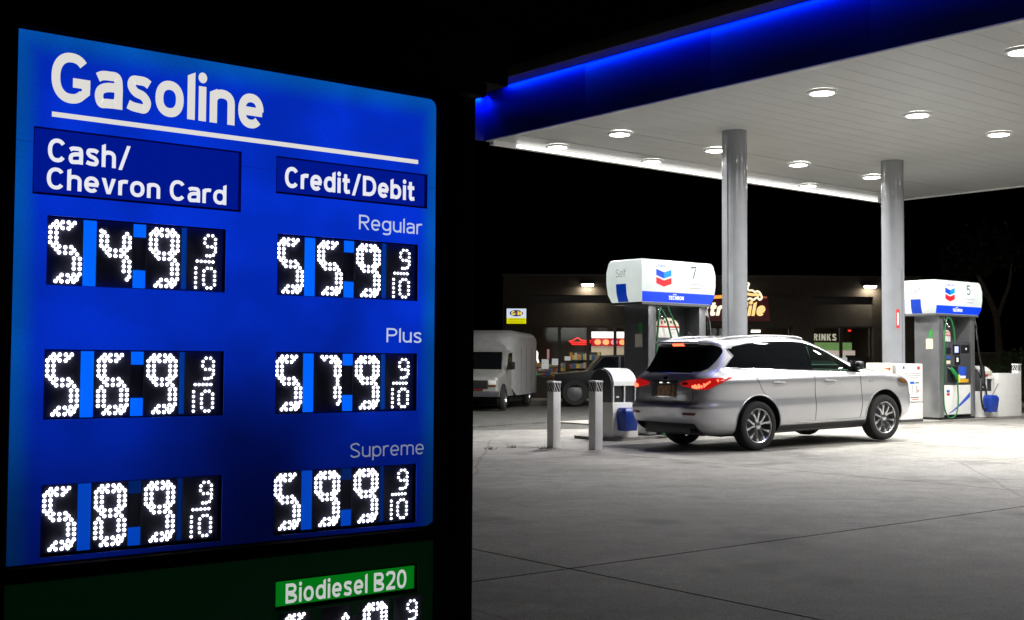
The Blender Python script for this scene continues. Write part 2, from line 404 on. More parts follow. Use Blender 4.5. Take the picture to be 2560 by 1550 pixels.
    if ch == '5': w = .50; return w, [[(w - .03, C - s), (s * 1.1, C - s)], [(s * 1.2, C), (s * 1.0, C * .50)], _spl([(s * .8, C * .53), (w * .35, C * .615), (w * .62, C * .61), (w - s, C * .48), (w - s, C * .28), (w - s - .06, C * .10), (w * .45, s - .004), (.03, C * .13)], 5)]
    if ch == 'E': w = .46; return w, [stem(s, 0, C), [(s, C - s), (w, C - s)], [(s, C / 2), (w * .92, C / 2)], [(s, s), (w, s)]]
    if ch == 'T': w = .50; return w, [stem(w / 2, 0, C), [(0, C - s), (w, C - s)]]
    if ch == 'H': w = .54; return w, [stem(s, 0, C), stem(w - s, 0, C), [(s, C / 2), (w - s, C / 2)]]
    if ch == 'N': w = .56; return w, [stem(s, 0, C), stem(w - s, 0, C), ('poly', [(0, C), (sw * 1.2, C), (w, 0), (w - sw * 1.2, 0)])]
    if ch == 'K': w = .54; return w, [stem(s, 0, C), ('poly', [(w - sw * 1.3, C), (w, C), (s + sw * .9, C * .42), (s, C * .30)]), ('poly', [(w * .35, C * .50), (w * .35 + sw, C * .56), (w, 0), (w - sw * 1.3, 0)])]
    if ch == 'M': w = .72; return w, [stem(s, 0, C), stem(w - s, 0, C), ('poly', [(0, C), (sw * 1.1, C), (w / 2 + sw * .5, .12), (w / 2 - sw * .5, .12)]), ('poly', [(w, C), (w - sw * 1.1, C), (w / 2 - sw * .5, .12), (w / 2 + sw * .5, .12)])]
    return .3, []
def sign_text(name, t, box, y, m, parent, sw=.12, gap=.075, side='y', shear=0.0, layer=.00015, depth=.0):
    polys = []; x = 0
    for ch in t:
        w, st = glyph(ch, sw)
        for g_ in st:
            if isinstance(g_, tuple): polys.append([(p[0] + x + shear * p[1], p[1]) for p in g_[1]]); continue
            pts = [p for i, p in enumerate(g_) if i == 0 or (abs(p[0] - g_[i - 1][0]) + abs(p[1] - g_[i - 1][1])) > 1e-5]
            closed = abs(pts[0][0] - pts[-1][0]) + abs(pts[0][1] - pts[-1][1]) < 1e-4
            if closed: pts = pts[:-1]
            n = len(pts); Lp = []; Rp = []
            for i in range(n):
                a = pts[(i - 1) % n] if (closed or i > 0) else pts[i]; b = pts[(i + 1) % n] if (closed or i < n - 1) else pts[i]
                dx, dy = b[0] - a[0], b[1] - a[1]; l = sqrt(dx * dx + dy * dy) or 1; nx, ny = -dy / l * sw / 2, dx / l * sw / 2
                Lp.append((pts[i][0] + nx, pts[i][1] + ny)); Rp.append((pts[i][0] - nx, pts[i][1] - ny))
            polys.append(('strip', [(p[0] + x + shear * p[1], p[1]) for p in Lp], [(p[0] + x + shear * p[1], p[1]) for p in Rp], closed))
        x += w + (gap if ch != ' ' else 0)
    allp = []
    for p in polys: allp += (p[1] + p[2]) if isinstance(p, tuple) else p
    x0 = min(p[0] for p in allp); x1 = max(p[0] for p in allp); z0 = min(p[1] for p in allp); z1 = max(p[1] for p in allp)
    def T(p, k):
        X = box[0] + (p[0] - x0) / (x1 - x0) * (box[1] - box[0]); Z = box[2] + (p[1] - z0) / (z1 - z0) * (box[3] - box[2])
        yy = y - layer * (k % 5)
        return (X, yy, Z) if side == 'y' else (yy, X, Z)
    mb = MB()
    for k, p in enumerate(polys):
        if isinstance(p, tuple):
            Lp, Rp, closed = p[1], p[2], p[3]; n = len(Lp)
            vs = [T(q, k) for q in Lp] + [T(q, k) for q in Rp]
            mb.add(vs, [(i, (i + 1) % n, (i + 1) % n + n, i + n) for i in range(n if closed else n - 1)])
        else: mb.add([T(q, k) for q in p], [tuple(range(len(p)))])
    me = bpy.data.meshes.new(name); me.from_pydata(mb.v, [], mb.f); me.materials.append(m)
    return link(name, me, parent)
# EOF-HEADER

# ================================================================== GROUND
def sheet(name, x0, x1, y0, y1, n, z, m, frame=False):
    vs = []; fs = []
    for j in range(n + 1):
        for i in range(n + 1):
            x = x0 + (x1 - x0) * i / n; y = y0 + (y1 - y0) * j / n
            vs.append((x, y, z + GXY(x, y)))
    for j in range(n):
        for i in range(n): a = j * (n + 1) + i; fs.append((a, a + 1, a + n + 2, a + n + 1))
    return MB().add(vs, fs).build(name, m, smooth=True)
struct(sheet('ground', -300, 300, -60, 380, 60, -.30, M['asphalt']))
struct(sheet('asphalt_lot', -40, 60, 12, 80, 90, -.03, M['asphalt']))
fore = bpy.data.objects.new('forecourt', None); COL.objects.link(fore); struct(fore); fore['label'] = 'pale concrete forecourt of large slabs with dark joints'
def slab(u0, u1, w0, w1, cut=None):
    g = .011; nu = max(2, int((u1 - u0) / .6)); vs = []; fs = []
    us = [u0 + g + (u1 - u0 - 2 * g) * i / nu for i in range(nu + 1)]
    top = []
    for k, w in enumerate((w0 + g, w1 - g)):
        for u in us:
            ww = w
            if cut and k == 1: ww = min(w, cut(u) - g)
            top.append(F(u, max(ww, w0 + g), GZ(u)))
    n = len(us)
    for i in range(n - 1): fs.append((i, i + 1, n + i + 1, n + i))
    vs = top + [Vector((p.x, p.y, p.z - .15)) for p in top]; m = 2 * n
    for i in range(n - 1): fs.append((i, i + m, i + m + 1, i + 1)); fs.append((n + i, n + i + 1, n + i + 1 + m, n + i + m))
    fs.append((0, n, n + m, m)); fs.append((n - 1, n - 1 + m, 2 * n - 1 + m, 2 * n - 1))
    return MB().add(vs, fs).build('slab', M['concrete'], fore)
us = [-16.0, -8.9, -1.8, 5.35, 12.55, 17.6, 24.6, 31.6]
ws = [-24.0, -16.0, -8.0, -1.0, 6.0, 13.1, 20.3]
for i in range(len(us) - 1):
    for j in range(len(ws) - 1):
        cut = None
        if us[i + 1] <= 17.7: cut = lambda u: (24.3 - u * sin(PHI)) / cos(PHI)
        slab(us[i], us[i + 1], ws[j], ws[j + 1], cut)
for i in range(3):   # the far left corner beyond the last full row
    u0, u1 = us[i + 2], us[i + 3]
    slab(u0, u1, 20.3, 27.4, lambda u: (24.3 - u * sin(PHI)) / cos(PHI))

# low raised island under the pumps
isl = MB(); pts = []
def capsule(u0, u1, w0, w1, r, z0, z1):
    out = []
    for cx_, cy_, a0 in ((u1 - r, w1 - r, 0), (u0 + r, w1 - r, pi / 2), (u0 + r, w0 + r, pi), (u1 - r, w0 + r, 3 * pi / 2)):
        for k in range(7): a = a0 + k * pi / 12; out.append((cx_ + r * cos(a), cy_ + r * sin(a)))
    return out
cp = capsule(14.55, 29.0, 15.15, 16.35, .25, 0, 0)
vs = [F(u, w, GZ(u) - .1) for u, w in cp] + [F(u, w, GZ(u) + .055) for u, w in cp]; n = len(cp)
isl.add(vs, [tuple(range(n, 2 * n))] + [(i, (i + 1) % n, (i + 1) % n + n, i + n) for i in range(n)])
struct(isl.build('pump_island', M['kerb'], bevel=0))

# store pavement with kerb
mb = MB()
nseg = 24
for i in range(nseg):
    x0 = -8 + i * 1.4; mb.box(x0 + .006, x0 + 1.394, 38.2, 41.0, -.2, .17)
struct(mb.build('store_pavement', M['kerb'], bevel=.01))

# ================================================================== CANOPY
SZ = 5.975
can = root('canopy', 'fuel canopy with pale ribbed soffit, round lamps and glowing blue fascia', 'canopy', (0, 0, 0), PHI)
U0, U1, W0, W1 = 15.30, 29.75, -2.0, 19.82
# soffit panels: long decking boards with grooves
pm = MB(); pw = .4
pm.box(0, U1 - U0 - .24, .004, pw - .004, 0, .05); pm.box(0, U1 - U0 - .24, pw - .004, pw + .004, .005, .05)
proto = pm.build('soffit_panel', M['soffit'], can)
k = 0; w = W0 + .12
while w + pw < W1 - .1:
    low = 0.0
    if 15.95 < w + .2 < 17.2: low = .006          # slight recess, shaped to darken this band over the pumps
    if 18.45 < w + .2 < 18.8: low = .010          # groove before the edge bay
    o = proto if k == 0 else proto.copy()
    if k: COL.objects.link(o); o.parent = can
    o.location = (U0 + .12, w, SZ + low); k += 1; w += pw
# fascia panels on the near long side (facing the sign)
FH = 1.04
fx = MB(); fx.box(-.06, 0, .003, 3.117, 0, FH)
fp = fx.build('fascia_panel', M['fascia'], can, bevel=.004); fp.location = (U0, W1 - 3.12 * 1, SZ - .015)
for i in range(1, 7):
    o = fp.copy(); COL.objects.link(o); o.parent = can; o.location = (U0, W1 - 3.12 * (i + 1), SZ - .015)
mb = MB(); mb.box(U0, U0 + .12, W0, W1, SZ - .02, SZ + .05); mb.build('edge_trim', M['soffit'], can, bevel=.004)
mb = MB(); mb.box(U0 + .12, U1, W1 - .11, W1 + .02, SZ - .085, SZ + .9)
mb.build('back_fascia', M['white'], can, bevel=.004)
mb = MB(); mb.box(U1 - .12, U1, W0, W1 - .12, SZ - .02, SZ + .9); mb.build('end_fascia', M['white'], can)
mb = MB(); mb.box(U0, U1, W0 - .1, W0 - .002, SZ - .02, SZ + .95); mb.build('side_fascia', M['fascia'], can)
mb = MB(); mb.box(U0 + .06, U1 - .1, W0 + .1, W1 - .15, SZ + .3, SZ + .34); mb.build('roof_deck', M['hood'], can)
# dark hood above the glowing line, and the wing at the corner
mb = MB(); mb.box(U0 - .42, U0 + .3, W0, W1 - .62, SZ + FH + .0, SZ + FH + .22); mb.build('light_hood', M['hood'], can, bevel=.006)
mb = MB(); mb.box(U0 - .36, U0 - .06, W1 - .05, W1 + .03, SZ - .02, SZ + .86); mb.build('corner_wing', M['fascia'], can, bevel=.004)
# blue light line under the hood
def area(name, loc_uvw, sx, sy, power, color, rot, parent=None):
    l = bpy.data.lights.new(name, 'AREA'); l.shape = 'RECTANGLE'; l.size = sx; l.size_y = sy; l.energy = power; l.color = color
    o = bpy.data.objects.new(name, l); COL.objects.link(o); o.location = loc_uvw; o.rotation_euler = rot
    if parent: o.parent = parent
    return o
L_ = W1 - .7 - W0
area('fascia_light_line', (U0 - .135, W0 + L_ / 2, SZ + FH - .012), .03, L_, 115, (.0, .06, 1.0), (0, radians(-22), 0), can)
area('corner_light_line', (U0 - .21, W1 - .17, SZ + .88), .25, .03, 9.0, (.0, .06, 1.0), (radians(38), 0, 0), can)
MB().box(U0 + .75, U1 - .75, W1 - .13, W1 - .1105, SZ - .075, SZ - .035).build('added_soffit_wash', glow('added_wash_glow', (1, .99, .96), 4.5), can)  # glowing strip added to brighten the soffit along its back edge
# lamps
def make_lamp():
    r = root('canopy_lamp', 'x', 'lamp', (0, 0, 0), PHI, 'round lamps recessed in the canopy soffit')
    MB().lathe([(.255, 0), (.25, -.022), (.20, -.026), (.195, -.012)], n=32).build('trim_ring', M['whiteb'], r, smooth=True)
    MB().lathe([(.198, -.014), (.18, -.024), (.12, -.030), (0.001, -.033)], n=32).build('lens', M['lamp'], r, smooth=True)
    return r
ord_u = ['nearest the blue fascia', 'second from the blue fascia', 'third from the blue fascia', 'farthest from the blue fascia']
row_n = {19.3: 'back edge row', 17.4: 'row behind pumps', 12.5: 'first row over car lane', 8.95: 'second row over car lane', 4.6: 'third row over car lane', 1.1: 'last row over car lane'}
lp = None
for w in (19.3, 17.4, 12.5, 8.95, 4.6):
    for i in range(4):
        if lp is None: lp = make_lamp(); o = lp
        else: o = copy_tree(lp)
        o.location = F(16.83 + 2.85 * i, w, SZ - .002)
        if w == 19.3: o.scale = (1, 1, 1.8)
        o['label'] = 'round lit lamp, ' + row_n[w] + ', ' + ord_u[i]
        l = bpy.data.lights.new('canopy_lamp_light', 'AREA'); l.shape = 'DISK'; l.size = .36; l.energy = CANOPY_W * {19.3: 1.25, 17.4: 1.3, 12.5: 1.15, 8.95: .62, 4.6: .40}[w] * (1.35, 1.0, .9, .7)[i]; l.color = (1, .98, .94); l.spread = radians(156)
        lo = bpy.data.objects.new('canopy_lamp_light', l); COL.objects.link(lo); lo.location = (0, 0, -.040); lo.parent = o

# columns
for nm, u, lab in (('a', 18.46, 'round glossy grey canopy column rising behind the white car'), ('b', 23.87, 'round glossy grey canopy column with red sticker, left of pump 5')):
    c = root('canopy_column', lab, 'column', F(u, 15.82, GZ(u) + .055), PHI, 'round grey columns holding up the canopy')
    MB().lathe([(.248, 0), (.248, SZ + .1 - GZ(u) - .055)], n=48).build('shaft', M['column'], c, smooth=True)
    MB().lathe([(.30, 0), (.30, .02), (.26, .03), (.249, .032)], n=40).build('base_plate', M['steel'], c, smooth=True)
    mb = MB(); mb.box(-.035, .035, -.262, -.2495, 1.0, 3.4) if nm == 'b' else mb.box(-.262, -.2495, -.03, .03, 1.0, SZ - .5)
    mb.build('conduit', M['column'], c)
    if nm == 'b':
        # red arrow sticker for the extinguisher, curved round the shaft
        vs = []; fs = []
        for j in range(6):
            for i in range(4):
                a = radians(-132 + i * 6); z = 2.05 + j * .085; vs.append((.251 * cos(a), .251 * sin(a), z))
        for j in range(5):
            for i in range(3): k = j * 4 + i; fs.append((k, k + 1, k + 5, k + 4))
        MB().add(vs, fs).build('sticker', M['red'], c)
        vs = []; fs = []
        for j in range(6):
            for i in range(3):
                a = radians(-127 + i * 3.5); z = 2.12 + j * .055; vs.append((.253 * cos(a), .253 * sin(a), z))
        for j in range(5):
            for i in range(2): k = j * 3 + i; fs.append((k, k + 1, k + 4, k + 3))
        MB().add(vs, fs).build('sticker_print', M['white'], c)

# ================================================================== PRICE SIGN
SW = 4.767
sg = root('price_sign', 'tall dark price sign with lit blue board and dotted white fuel prices', 'sign', F(0, SW, 0), PHI)
# local: x = along face, y = 0 is the face plane (negative towards the viewer), z up
def P(x0, x1, y0, y1, z0, z1, name, m, par=sg, bevel=0.0):
    mb = MB(); mb.box(x0, x1, y0, y1, z0, z1); return mb.build(name, m, par, bevel=bevel)
P(1.0, 3.60, .055, .62, -.02, 2.68, 'cabinet', M['dark_frame'])
P(1.0, 1.405, -.02, .054, -.02, 2.66, 'left_post', M['dark_frame'], bevel=.004)
P(3.385, 3.60, -.02, .054, -.02, 2.66, 'right_post', M['dark_frame'], bevel=.004)
P(1.406, 3.384, -.02, .054, .505, .56, 'middle_rail', M['dark_frame'])
P(1.406, 3.384, -.02, .054, -.02, .10, 'bottom_rail', M['dark_frame'])
P(1.406, 3.384, -.02, .054, 2.632, 2.66, 'top_rail', M['dark_frame'])
P(.9, 3.67, -.02, .60, 2.68, 2.745, 'lower_cornice', M['dark_frame'], bevel=.005)
P(.8, 3.80, -.03, .72, 2.746, 3.06, 'upper_cornice', M['dark_frame'], bevel=.008)
# the blue board: rounded on the right, split by openings, so it is built of strips round the recesses
wins = {}
WX = ((1.537, 2.287), (2.530, 3.280)); WZ = ((1.641, 1.912), (1.120, 1.392), (.592, .870))
bx = [(1.478, 2.353, 1.990, 2.253), (2.518, 3.329, 2.088, 2.254)]
holes = [(WX[c][0], WX[c][1], WZ[r][0], WZ[r][1]) for c in (0, 1) for r in (0, 1, 2)] + bx
xs = sorted(set([1.415, 3.375] + [h[i] for h in holes for i in (0, 1)])); zs = sorted(set([.572, 2.622] + [h[i] for h in holes for i in (2, 3)] + [2.192]))
mb = MB()
def hole(x, z): return any(h[0] < x < h[1] and h[2] < z < h[3] for h in holes)
for i in range(len(xs) - 1):
    for j in range(len(zs) - 1):
        if hole((xs[i] + xs[i + 1]) / 2, (zs[j] + zs[j + 1]) / 2): continue
        z0, z1 = zs[j], zs[j + 1]
        if abs(z1 - 2.192) < 1e-6: z1 -= .0022
        if xs[i + 1] > 3.37 and (z1 > 2.6 or z0 < .58):      # rounded corners
            x0, x1 = xs[i], xs[i + 1]; r = .04; pts = []
            if z1 > 2.6:
                pts = [(x0, z0), (x1, z0)] + [(x1 - r + r * cos(a), z1 - r + r * sin(a)) for a in (0, .4, .8, 1.2, 1.57)] + [(x0, z1)]
            else:
                pts = [(x0, z1), (x0, z0)] + [(x1 - r + r * cos(a), z0 + r + r * sin(a)) for a in (-1.57, -1.2, -.8, -.4, 0)] + [(x1, z1)]
            mb.prism(pts, 'y', .0, .006)
        else: mb.box(xs[i], xs[i + 1], .0, .006, z0, z1)
mb.build('blue_board', M['backlit'], sg)
# recessed header boxes
for (x0, x1, z0, z1) in bx:
    p = P(x0, x1, .022, .028, z0, z1, 'header_sheet', M['backlit_box'])
    mb = MB(); mb.box(x0, x1, .002, .022, z0 - .0015, z0 + .009); mb.box(x0, x0 + .004, .002, .022, z0 + .009, z1); mb.box(x1 - .004, x1, .002, .022, z0 + .009, z1); mb.box(x0 + .004, x1 - .004, .002, .022, z1 - .004, z1)
    mb.build('recess_edge', M['fascia'], sg)
def txt(t, box, m, y=-.0008, sw=.12, gap=.085): return sign_text('lettering', t, box, y, m, sg, sw=sw, gap=gap)
txt('Gasoline', (1.540, 2.452, 2.358, 2.568), M['letter'], sw=.138, gap=.066)
P(1.545, 3.270, -.003, -.0005, 2.298, 2.3175, 'underline', M['letter'])
txt('Cash/', (1.540, 1.870, 2.121, 2.222), M['letter2'], y=.0215, sw=.128)
txt('Chevron Card', (1.538, 2.294, 2.017, 2.105), M['letter2'], y=.0215, sw=.128)
txt('Credit/Debit', (2.573, 3.268, 2.118, 2.221), M['letter2'], y=.0215, sw=.14)
txt('Regular', (2.945, 3.298, 1.944, 2.031), M['letter3'], sw=.088, gap=.1)
txt('Plus', (3.102, 3.300, 1.442, 1.511), M['letter3'], sw=.088, gap=.1)
txt('Supreme', (2.913, 3.319, .897, .980), M['letter4'], sw=.078, gap=.1)

# LED digits: hexagonal segments outlined by dots (unit grid 5 x 14)
SEG = {
 'a': [(1, 0), (2, 0), (3, 0), (4, 0), (.5, .7), (1.5, .7), (3.5, .7), (4.5, .7), (1, 1.4), (2, 1.4), (3, 1.4), (4, 1.4)],
 'f': [(0, 1.4), (0, 2.6), (1, 2.6), (0, 3.75), (1, 3.75), (0, 4.9), (1, 4.9), (.5, 5.6)],
 'b': [(5, 1.4), (5, 2.6), (4, 2.6), (5, 3.75), (4, 3.75), (5, 4.9), (4, 4.9), (4.5, 5.6)],
 'g': [(1.5, 5.75), (2.5, 5.9), (3.5, 5.75), (1, 6.45), (4, 6.45), (1.5, 7.15), (2.5, 7.15), (3.5, 7.15)],
 'e': [(.5, 7.7), (0, 8.6), (1, 8.6), (0, 9.75), (1, 9.75), (0, 10.9), (1, 10.9), (0, 12.1), (1, 12.1)],
 'c': [(4.5, 7.4), (5, 8.4), (4, 8.4), (5, 9.6), (4, 9.6), (5, 10.75), (4, 10.75), (5, 12.0), (4.6, 12.7)],
 'd': [(2, 12.4), (3, 12.4), (4, 12.2), (1.5, 13.15), (3.6, 13.15), (4.5, 13.3), (1, 13.9), (2, 13.9), (3, 13.9), (4, 13.9)]}
DIG = {'0': 'abcdef', '1': 'bc', '4': 'fbgc', '5': 'afgcd', '6': 'afgecd', '7': 'abc', '8': 'abcdefg', '9': 'abfgcd'}
def dots(ch):
    p = set()
    for s in DIG[ch]: p |= set(SEG[s])
    if ch in '56': p -= {(4.5, .7), (4, 1.4)}
    if ch == '7': p -= {(.5, .7), (1, 1.4), (2, 1.4)}; p |= {(4.5, 1.9), (4.5, 6.5)}
    if ch == '1': p |= {(4.5, 1.7)}
    if ch == '4': p |= {(.5, 1.7), (4.5, 1.7)}
    if ch in '4617': p.discard((5, 1.4)) if ch in '41' else None
    return p
def led(mb, x, z, r=.0074, y=-.0):
    n = 8; vs = [(x, y - .006, z)]
    for rr, yy in ((r * .7, y - .0045), (r, y - .0)): vs += [(x + rr * cos(2 * pi * k / n), yy, z + rr * sin(2 * pi * k / n)) for k in range(n)]
    fs = [(0, 1 + k, 1 + (k + 1) % n) for k in range(n)] + [(1 + k, 1 + n + k, 1 + n + (k + 1) % n, 1 + (k + 1) % n) for k in range(n)]
    mb.add(vs, fs)
def digit(ch, x, ztop, h, wdt, panel):
    mb = MB()
    for a, b in dots(ch): led(mb, x + a * wdt / 5, ztop - b * h / 14)
    stuff(mb.build('led_digit', M['led'], panel))
SM9 = [(1.6, 0), (3.0, 0), (.7, .9), (3.9, .9), (.6, 2.1), (3.9, 2.1), (1.5, 3.0), (2.8, 3.0), (3.9, 3.3), (3.9, 4.3), (3.3, 5.2), (2.3, 5.5), (1.3, 5.5)]
SMB = [(-1.6, 7.1), (-.4, 7.1), (.8, 7.1), (2.0, 7.1), (3.2, 7.1)]
SM10 = [(-2.0, 9.0), (-2.0, 10.3), (-2.0, 11.6), (-2.0, 12.9), (-2.0, 14.2), (1.5, 8.9), (2.7, 8.9), (.5, 9.7), (3.8, 9.7), (.4, 10.9), (3.8, 10.9), (.4, 12.1), (3.8, 12.1), (.5, 13.3), (3.8, 13.3), (1.5, 14.2), (2.7, 14.2)]
def panel(x0, z1, price, lbl, slots=(M['slot'], M['slotdim']), h=.235, zs_=.272):
    p = bpy.data.objects.new('price_display', None); COL.objects.link(p); p.parent = sg; p['label'] = lbl
    p.location = (0, .026, 0)
    z0 = z1 - zs_
    mb = MB(); mb.box(x0 + .003, x0 + .747, .004, .012, z0 + .003, z1 - .003)
    mb.build('backing', M['tile'], p)
    tx = [(.004, .149), (.204, .353), (.408, .560), (.585, .742)]
    for a, b in tx: mb = MB(); mb.box(x0 + a, x0 + b, -.0, .0038, z0 + .006, z1 - .006); mb.build('digit_tile', M['tile'], p, bevel=.001)
    for a, b, za, zb, mm in ((.151, .202, z0 + .005, z1 - .006, slots[0]), (.355, .406, z1 - .058, z1 - .006, slots[0] if slots[0] is not M['slotlow'] else slots[1]), (.355, .406, z0 + .006, z0 + .078, slots[0]), (.562, .583, z0 + .01, z1 - .006, slots[1])):
        mb = MB(); mb.box(x0 + a, x0 + b, .0, .0036, za, zb); mb.build('lit_slot', mm, p)
    for ch, dx in zip(price, (.021, .222, .427)): digit(ch, x0 + dx, z1 - .020, h, .117, p)
    mb = MB(); s = .0148; zz = h / 15.0
    for pts_ in (SM9, SMB, SM10):
        for a, b in pts_: led(mb, x0 + .655 + a * s, z1 - .030 - b * zz, r=.0056)
    stuff(mb.build('nine_tenths', M['led'], p))
    return p
names = ['regular cash price', 'plus cash price', 'supreme cash price', 'regular credit price', 'plus credit price', 'supreme credit price']
prices = ['549', '569', '589', '559', '579', '599']
for c in (0, 1):
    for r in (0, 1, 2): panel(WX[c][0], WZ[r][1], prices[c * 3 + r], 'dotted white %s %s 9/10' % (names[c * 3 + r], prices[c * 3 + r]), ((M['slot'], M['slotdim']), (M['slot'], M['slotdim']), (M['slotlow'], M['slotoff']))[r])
# lower green biodiesel panel
P(1.41, 3.38, .0, .006, .10, .252 + .012, 'green_board', M['greendark']); P(1.41, 3.38, .0, .006, .398, .503, 'green_board', M['greendark'])
P(1.41, 2.545, .0, .006, .2645, .3975, 'green_board', M['greendark']); P(3.292, 3.38, .0, .006, .2645, .3975, 'green_board', M['greendark'])
P(2.556, 3.283, .018, .024, .281, .387, 'header_sheet', M['greenbox'])
txt('Biodiesel B20', (2.603, 3.239, .288, .378), M['letterg'], y=.0175, sw=.125, gap=.1)
# its price window pokes up below the header
sgp = panel(2.560, .262, '519', 'dotted white biodiesel price 519 9/10', (M['greendark'], M['greendark']))
sgp.location = (0, -.018, 0)

# ================================================================== PUMPS
def chevrons(par, x0, z0, wd, y, side='y', s=1.0):
    """two stacked V shaped bars, blue over red, as on the pump signs"""
    for zt, mt, md, nm in ((z0, 'bluep2', 'bluep3', 'emblem_blue_bar'), (z0 - .375 * wd, 'redp2', 'redp3', 'emblem_red_bar')):
        h = .285 * wd; d = .14 * wd
        mb = MB()
        for k, (a, b) in enumerate(((0, .5), (.5, 1))):
            if k == 0: pts = [(x0, zt), (x0 + wd / 2, zt - d), (x0 + wd / 2, zt - d - h), (x0, zt - h)]
            else: pts = [(x0 + wd / 2, zt - d), (x0 + wd, zt), (x0 + wd, zt - h), (x0 + wd / 2, zt - d - h)]
            mb.mi = 1 if k == 0 else 0
            mb.prism(pts, 'y', y - .003, y)
        mb.build(nm, [M[mt], M[md]], par)
M['bluep2'] = glow('emblem_blue', (.0, .18, .85), .75); M['bluep3'] = glow('emblem_dark_blue', (.0, .04, .55), .75)
M['redp2'] = glow('emblem_red', (.85, .01, .015), .75); M['redp3'] = glow('emblem_dark_red', (.5, .005, .02), .75)
def valance_mat():
    m = bpy.data.materials.new('lit_white_valance'); m.use_nodes = True
    nt = m.node_tree; b = nt.nodes['Principled BSDF']; N = nt.nodes.new; L = nt.links.new
    b.inputs['Base Color'].default_value = (.34, .35, .35, 1); b.inputs['Roughness'].default_value = .25
    tc = N('ShaderNodeTexCoord'); n = N('ShaderNodeTexNoise'); n.inputs['Scale'].default_value = 2.2; L(tc.outputs['Object'], n.inputs['Vector'])
    sp = N('ShaderNodeSeparateXYZ'); L(tc.outputs['Object'], sp.inputs[0])
    mr = N('ShaderNodeMapRange'); L(sp.outputs[2], mr.inputs[0]); mr.inputs[1].default_value = 2.43; mr.inputs[2].default_value = 3.15; mr.inputs[3].default_value = .56; mr.inputs[4].default_value = .74   # tube sits high in the box
    mu = N('ShaderNodeMath'); mu.operation = 'MULTIPLY'; L(mr.outputs[0], mu.inputs[0])
    m2 = N('ShaderNodeMapRange'); L(n.outputs['Fac'], m2.inputs[0]); m2.inputs[3].default_value = .8; m2.inputs[4].default_value = 1.2; L(m2.outputs[0], mu.inputs[1])
    b.inputs['Emission Color'].default_value = (.86, .95, .90, 1); L(mu.outputs[0], b.inputs['Emission Strength'])
    return m
M['valance'] = valance_mat()
M['stripe'] = glow('lit_blue_stripe', (.0, .035, .62), .85)
M['stripe2'] = glow('lit_blue_patch', (.0, .028, .30), .8)
M['greyprint'] = glow('grey_print', (.16, .18, .17), .9)
M['dkgprint'] = glow('dark_green_print', (.02, .06, .03), .9)
M['faint'] = glow('faint_print', (.20, .24, .28), .8)
M['pink'] = glow('pink_print', (.75, .28, .28), .9)
M['screen'] = glow('pump_screen', (.38, .42, 1.0), .9)
M['whiteprint'] = glow('white_print_lit', (.8, .85, 1.0), .9)

